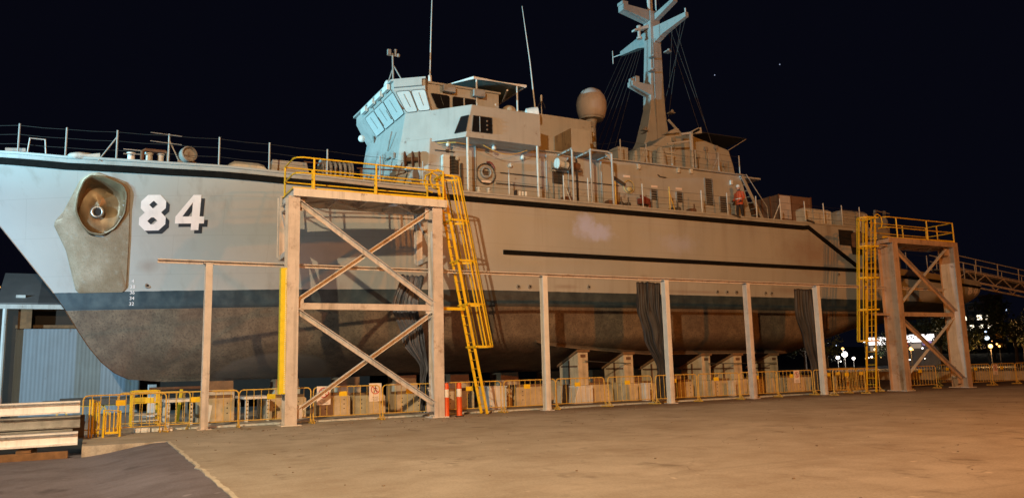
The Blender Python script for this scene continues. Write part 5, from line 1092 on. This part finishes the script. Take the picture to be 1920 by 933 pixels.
# ------------------------------------------------------------------ person on the side deck
def person(x, y, z):
    T = thing('person', 'person in an orange work jacket and pale helmet standing by the aft deck ladder', 'person', (x, y, z))
    b = V(x, y, z); P = lambda a, c, d: b + V(a, c, d)
    me = bpy.data.meshes.new('body')
    J = [((0, 0, .95), .14), ((0, 0, 1.15), .14), ((0.01, 0, 1.35), .155), ((0.01, 0, 1.46), .09), ((0.0, 0, 1.54), .055), ((-.01, 0, 1.62), .085), ((-.015, 0, 1.70), .09),
         ((0.02, -.09, .90), .10), ((.04, -.11, .50), .075), ((.06, -.12, .10), .05), ((-.08, -.13, .04), .04), ((0.0, .09, .90), .10), ((-.05, .11, .50), .075), ((-.02, .12, .10), .05), ((-.16, .12, .04), .04),
         ((.02, -.2, 1.40), .07), ((.04, -.27, 1.13), .05), ((-.12, -.25, .96), .04), ((-.19, -.23, .93), .035), ((.02, .2, 1.40), .07), ((.0, .27, 1.13), .05), ((-.17, .24, 1.02), .04), ((-.24, .2, 1.01), .035)]
    E_ = [(0, 1), (1, 2), (2, 3), (3, 4), (4, 5), (5, 6), (0, 7), (7, 8), (8, 9), (9, 10), (0, 11), (11, 12), (12, 13), (13, 14), (2, 15), (15, 16), (16, 17), (17, 18), (2, 19), (19, 20), (20, 21), (21, 22)]
    for hand, sg in ((18, -1), (22, 1)):
        p = Vector(J[hand][0])
        for k in range(4): J.append((tuple(p + Vector((-.035, .025 * (k - 1.5), -.01))), .011)); J.append((tuple(p + Vector((-.075, .022 * (k - 1.5), -.035))), .009)); E_ += [(hand, len(J) - 2), (len(J) - 2, len(J) - 1)]
        J.append((tuple(p + Vector((-.02, -sg * .04, .01))), .012)); E_.append((hand, len(J) - 1))
    me.from_pydata([j[0] for j in J], E_, []); 
    o = bpy.data.objects.new('body', me); COL.objects.link(o); o.parent = T
    sk = o.modifiers.new('skin', 'SKIN'); 
    for v, j in zip(me.skin_vertices[0].data if me.skin_vertices else [], J): v.radius = (j[1], j[1])
    if not me.skin_vertices:
        pass
    me.skin_vertices[0].data[0].use_root = True
    ss_ = o.modifiers.new('sub', 'SUBSURF'); ss_.levels = 1; ss_.render_levels = 1
    me.materials.append(m_trous)
    def ell(cx, cy, cz, rx, ry, n_=14): return [P(cx + rx * math.cos(2 * math.pi * k / n_), cy + ry * math.sin(2 * math.pi * k / n_), cz) for k in range(n_)]
    j = MB().loft([ell(0, 0, .80, .16, .20), ell(0, 0, 1.0, .155, .195), ell(0, 0, 1.2, .15, .20), ell(.01, 0, 1.38, .15, .225), ell(.01, 0, 1.47, .11, .16), ell(0, 0, 1.51, .07, .075)])
    j.tube([P(.02, -.2, 1.42), P(.04, -.29, 1.13), P(-.12, -.26, .97)], [.085, .072, .055], 9).tube([P(.02, .2, 1.42), P(0, .29, 1.13), P(-.17, .25, 1.03)], [.085, .072, .055], 9)
    ja = j.build('jacket', m_hivis, T, smooth=True, autosmooth=60)
    MB().loft([ell(0, 0, 1.07, .163, .205), ell(0, 0, 1.12, .162, .205)], False).build('reflective_band', m_refl, ja)
    MB().sphere(P(-.02, 0, 1.66), .093, 12, 9, (1.05, .88, 1.25)).sphere(P(-.125, 0, 1.645), .018, 6, 5).box(*[q for q in (x - .118, x - .108, y - .03, y + .03, z + 1.595, z + 1.605)]).sphere(P(-.02, -.085, 1.65), .022, 6, 5).sphere(P(-.02, .085, 1.65), .022, 6, 5).build('head', m_skin, T, smooth=True)
    MB().lathe(P(-.015, 0, 1.70), [(.135, 0), (.125, .02), (.12, .06), (.095, .11), (.05, .14), (.01, .15)], 16).build('helmet', m_bw, T, smooth=True)
    return T
try: person(24.2, 3.6, 8.45)
except Exception as ex: print('PERSON', ex)
# ------------------------------------------------------------------ the town across the water
def facing(p, q=None):
    v = Vector((p[0] + 3.9, p[1] + 24.7, 0)).normalized(); return v, Vector((v.y, -v.x, 0))
m_wall = M('dark_building_wall', (.07, .065, .07), .8, 0, .2, .3)
m_wall2 = M('pale_shop_wall', (.10, .095, .095), .7)
e_win = EM('lit_window', (1.0, .86, .62), 3.2); e_win2 = EM('dim_lit_window', (1.0, .72, .45), .9)
e_warm = EM('orange_lamp_glow', (1.0, .50, .13), 3.2); e_white = EM('white_lamp_glow', (1.0, .90, .76), 6); e_blue = EM('blue_white_lamp_glow', (.6, .75, 1.0), 3)
e_shop = EM('lit_shop_fascia', (1.0, .93, .90), 2.6); e_red = EM('lit_red_sign', (1.0, .10, .06), .5); e_pur = EM('lit_violet_sign', (.55, .35, .85), .6); e_star = EM('star_light', (.6, .7, 1.0), .5)
e_dimshop = EM('dim_shop_front', (1.0, .75, .55), .25)
def panel(p, rv, w, h, d, m, name, parent, toward):
    """upright slab centred on p, facing the yard"""
    p = V(p); a = p - rv * w / 2 - Vector((0, 0, h / 2)); c = [a, a + rv * w, a + rv * w + Vector((0, 0, h)), a + Vector((0, 0, h))]
    return MB().prism([q for q in c], toward * d).build(name, m, parent)
def building(p, w, h, d, label, nrow, ncol, lit, zbase=-.4, m=None, roof=True):
    """lit: set of (row, col) with a light on"""
    v, rv = facing(p); P = V(p[0], p[1], zbase); T = thing('building', label, 'building', tuple(P))
    panel(P + Vector((0, 0, h / 2)) , rv, w, h, d, m or m_wall, 'wall', T, v)
    if roof: MB().prism([P - rv * (w / 2 + .3) + Vector((0, 0, h)), P + rv * (w / 2 + .3) + Vector((0, 0, h)), P + rv * (w / 2 + .3) + v * d + Vector((0, 0, h)), P - rv * (w / 2 + .3) + v * d + Vector((0, 0, h))], (0, 0, .4)).build('roof', m_dsteel, T)
    cw = w / ncol; rh = h / nrow
    for r in range(nrow):
        for c in range(ncol):
            q = P + rv * (-w / 2 + (c + .5) * cw) + Vector((0, 0, (r + .55) * rh)) - v * .06
            k = lit.get((r, c), 0) if isinstance(lit, dict) else 0
            fo = panel(q + v * .03, rv, cw * .8, rh * .62, .05, m_dsteel, 'window', T, v)
            panel(q - v * .06, rv, cw * .68, rh * .48, .04, [m_glass, e_win, e_win2][k], 'pane', fo, v)
    return T
building((217.5, 111.3), 14, 16.4, 10, 'tall dark office block with rows of lit windows on the far hill', 6, 7, {(5, 3): 0, (4, 1): 1, (4, 2): 1, (4, 4): 1, (4, 5): 1, (3, 1): 1, (3, 2): 2, (3, 3): 1, (3, 4): 1, (3, 5): 1, (4, 0): 2, (2, 4): 0})
building((221.5, 107.8), 5.5, 18.4, 9, 'narrow dark tower with a lit upper floor beside the office block', 7, 3, {(5, 0): 1, (5, 1): 1, (5, 2): 2})
building((214.5, 118), 7, 13.5, 8, 'low dark block with one lit window, left of the office block', 5, 3, {(4, 1): 1, (4, 2): 2})
building((150, 40), 26, 6, 12, 'long dark waterside building at the right edge of the picture', 2, 8, {(0, 1): 2})
def shop(p, w, zc, h, label, cols):
    v, rv = facing(p); T = thing('shop', label, 'shop', (p[0], p[1], -.4)); P = V(p[0], p[1], 0)
    panel(P + v * .5 + Vector((0, 0, 2.6)), rv, w + 1, 6.0, 12, m_wall2, 'wall', T, v)
    panel(P + Vector((0, 0, zc + h / 2)), rv, w, h, .3, e_shop, 'lit_fascia', T, v)
    for u, uw, zz, hh, mm in cols: panel(P - v * .05 + rv * u * w + Vector((0, 0, zz)), rv, uw * w, hh, .2, mm, 'sign_panel', T, v)
    return T
shop((127.4, 66.6), 5.9, 4.15, 1.3, 'lit shop with white fascia and red panel, seen between the stern tower legs', [(-.36, .28, 3.75, .75, e_red), (.33, .32, 3.9, .8, e_pur), (-.02, .3, 3.4, .8, e_dimshop)])
shop((131.8, 77.8), 3.2, 3.9, 1.5, 'brightly lit white shop front behind the stern tower ladder', [(0, .9, 3.2, .9, e_dimshop)])
def street_lamp(p, r, m, col, w, label):
    x, y, z = p; T = thing('street_lamp', label, 'street lamp', (x, y, -.4), 'lit lamps across the water')
    MB().tube([(x, y, -.4), (x, y, z - r * .4)], .05, 6).build('pole', m_dsteel, T)
    MB().sphere((x, y, z), r, 12, 8).build('lamp_globe', m, T, smooth=True)
    if w:
        l = bpy.data.lights.new('lamp_light', 'POINT'); l.energy = w; l.color = col; l.shadow_soft_size = r * 1.2; o = bpy.data.objects.new('lamp_light', l); COL.objects.link(o); o.parent = T
        v, rv = facing(p); o.location = (-v.x * (r + .6), -v.y * (r + .6), z + .4)
OR = (1, .5, .16); WH = (1, .93, .85)
street_lamp((104.7, 63.7, 2.2), .46, e_white, WH, 2500, 'very bright white lamp, leftmost low over the fence by the rearmost tarpaulin')
street_lamp((103.0, 62.6, 3.1), 0.20, e_warm, OR, 0, 'orange lamp just above the brightest white one')
street_lamp((104.1, 64.6, 1.7), .30, e_white, WH, 0, 'added white globe tucked low left of the brightest lamp')  # added globe, makes the glow around the brightest lamp irregular
street_lamp((105.4, 62.6, 1.5), .24, e_white, WH, 0, 'added white globe tucked low right of the brightest lamp')  # added like the left one, only to shape that glow
street_lamp((98.7, 55.1, 4.0), 0.17, e_white, WH, 0, 'small white lamp behind the cage foot of the stern ladder')
street_lamp((95.6, 51.0, 2.7), 0.18, e_warm, OR, 800, 'orange lamp low behind the legs of the stern ladder')
street_lamp((106.1, 53.5, 4.4), 0.20, e_warm, OR, 0, 'orange lamp high left between the stern tower legs')
street_lamp((127, 65.0, 4.4), 0.28, e_white, WH, 0, 'white lamp before the violet panel of the lit shop')
street_lamp((94.2, 44.4, 2.6), 0.21, e_warm, OR, 800, 'orange lamp lowest between the stern tower legs')
street_lamp((119.7, 60.2, 2.9), 0.13, e_white, WH, 0, 'small white lamp right of the lowest orange one')
street_lamp((125.0, 51.9, 2.9), 0.34, e_warm, OR, 2500, 'large orange lamp right of the stern tower')
street_lamp((130.0, 53.4, 2.9), 0.18, e_warm, OR, 0, 'smaller orange lamp beside the large one at the right')
street_lamp((142.0, 62.6, 5.8), 0.18, e_blue, (.7, .8, 1), 0, 'bluish lamp right of the stern tower, upper of two')
street_lamp((142.0, 62.5, 4.6), .42, EM('frosted_globe', (.8, .9, 1), 1.6), WH, 0, 'dim frosted globe under the bluish lamp')
street_lamp((204.6, 94.2, 12.9), 0.21, e_blue, (.7, .8, 1), 0, 'blue white lamp on a tall mast above the right buildings')
street_lamp((101, 60.6, 2.0), 0.17, e_white, WH, 0, 'tiny white lamp just right of the brightest one')
street_lamp((-12.2, 64.9, 10.4), 0.11, e_warm, OR, 0, 'orange lamp over the shed roof at the left edge')
rl_ = random.Random(5)
for i in range(20):
    b_ = rl_.choice([(104, 63), (103, 60), (99, 56), (97, 52), (128, 70), (126, 66), (130, 76), (118, 61), (108, 55), (127, 52), (122, 57), (140, 60)])
    p = (b_[0] + rl_.uniform(-2.5, 2.5), b_[1] + rl_.uniform(-2.5, 2.5), rl_.uniform(1.0, 4.2))
    tag(MB().sphere(p, rl_.uniform(.06, .15), 8, 6).build('glow_point', rl_.choice([e_warm, e_white, e_white, e_blue]), base=p), 'tiny glowing point added to fill out the glow of the town lamps', 'light', 'added glow points')  # randomly placed emitters, added to spread the town glow into clusters
for p, l in (((1031.5, 1060.6, 547.4), 'brighter star, left of the two in the night sky'), ((1114.7, 974.7, 551.4), 'fainter star, right of the two in the night sky')):
    tag(MB().sphere(p, 1.1, 8, 6).build('star', e_star, base=p), l, 'star')
# masts of moored boats
for i, (d, az, h) in enumerate(((110, .40, 14), (118, .37, 16), (125, .31, 18), (128, .29, 13))):
    x, y = -3.9 + d * math.cos(az), -24.7 + d * math.sin(az)
    tag(MB().tube([(x, y, -.4), (x, y, h * .5)], .07, 6).tube([(x - .8, y, h * .3), (x + .8, y, h * .3)], .04, 5).build('boat_mast', m_greyd, base=(x, y, -.4)), 'thin dark mast rising across the water at the right', 'mast', 'dark masts across the water')
# ------------------------------------------------------------------ trees beyond the dock
m_leaf = M('dark_foliage', (.045, .065, .025), .7, 0, .45, .8); m_leaf2 = M('olive_foliage', (.075, .085, .03), .7, 0, .4, .8); m_bark = M('bark', (.08, .06, .045), .9, 0, .2, 2, .2)
def tree(p, h, r, label, lm, seed):
    rnd = random.Random(seed); x, y = p; T = thing('tree', label, 'tree', (x, y, -.42), 'trees across the water')
    tb = MB().tube([(x, y, -.42), (x + .1, y, h * .3), (x, y + .1, h * .6)], [.28, .2, .08], 7)
    cl = []
    for k in range(9):
        a = rnd.uniform(0, 6.28); q = rnd.uniform(.25, .85) * r; c = V(x + q * math.cos(a), y + q * math.sin(a), h * rnd.uniform(.42, .9)); cl.append((c, rnd.uniform(.3, .55) * r)); tb.tube([(x, y, h * rnd.uniform(.25, .45)), tuple((V(x, y, h * .5) + c) / 2), tuple(c)], [.1, .06, .03], 5)
    tb.build('trunk', m_bark, T); lf = MB()
    for c, cr in cl:
        for _ in range(110):
            d = Vector((rnd.gauss(0, 1), rnd.gauss(0, 1), rnd.gauss(0, .75))).normalized() * cr * rnd.uniform(.35, 1.05); q = c + d
            u = Vector((rnd.uniform(-1, 1), rnd.uniform(-1, 1), rnd.uniform(-1, 1))).normalized(); w = u.orthogonal().normalized(); s_ = rnd.uniform(.12, .30) * (r / 3)
            lf.add([q - u * s_, q + w * s_ * .5, q + u * s_, q - w * s_ * .5], [(0, 1, 2, 3)])
    lf.build('crown', lm, T)
TL = [(98, 66, 6.5, 3.4, 'dark tree left of the brightest white lamp'), (96, 60, 5.2, 2.6, 'dark tree right behind the brightest white lamp'), (108, 58, 6, 3, 'dark tree behind the orange lamp of the stern ladder'), (112, 52, 8, 3.6, 'dark tree between the stern tower legs, behind the lamps'), (104, 44, 7, 3.4, 'dark tree just behind the right leg of the stern tower'),
      (122, 55.5, 7.5, 3.6, 'olive tree lit from the side by the large orange lamp'), (131, 50, 7, 3.4, 'olive tree right of the large orange lamp'), (118, 44, 8.5, 4, 'broad dark tree under the lit office block'), (128, 44, 9, 4, 'tall dark tree at the right picture edge'), (160, 72, 13, 6, 'large dark tree on the slope below the office block'), (170, 66, 12, 6, 'large dark tree right of the office block'), (150, 80, 11, 5, 'large dark tree behind the lit shops')]
for i, (x, y, h, r, l) in enumerate(TL): tree((x, y), h, r, l, m_leaf2 if 'olive' in l else m_leaf, 40 + i)
# dark slope behind the town
sv = []; sf = []
for i in range(25):
    a = -.1 + 1.3 * i / 24
    for j in range(7):
        d = 150 + j * 60; sv.append((-3.9 + d * math.cos(a), -24.7 + d * math.sin(a), -.41 + (j / 6) ** 1.2 * (9 + 9 * mnoise.noise(Vector((a * 4, j * .5, 2))))))
for i in range(24):
    for j in range(6): sf.append((i * 7 + j, (i + 1) * 7 + j, (i + 1) * 7 + j + 1, i * 7 + j + 1))
tag(MB().add(sv, sf).build('hillside', m_earth, smooth=True), kind='structure')
# low sea wall and dark water side fence beyond the yard
tag(MB().box(46, 46.4, -30, 40, -.4, .55).build('sea_wall', m_block, base=(46, 5, 0)), 'low concrete wall closing the far end of the yard', 'wall')
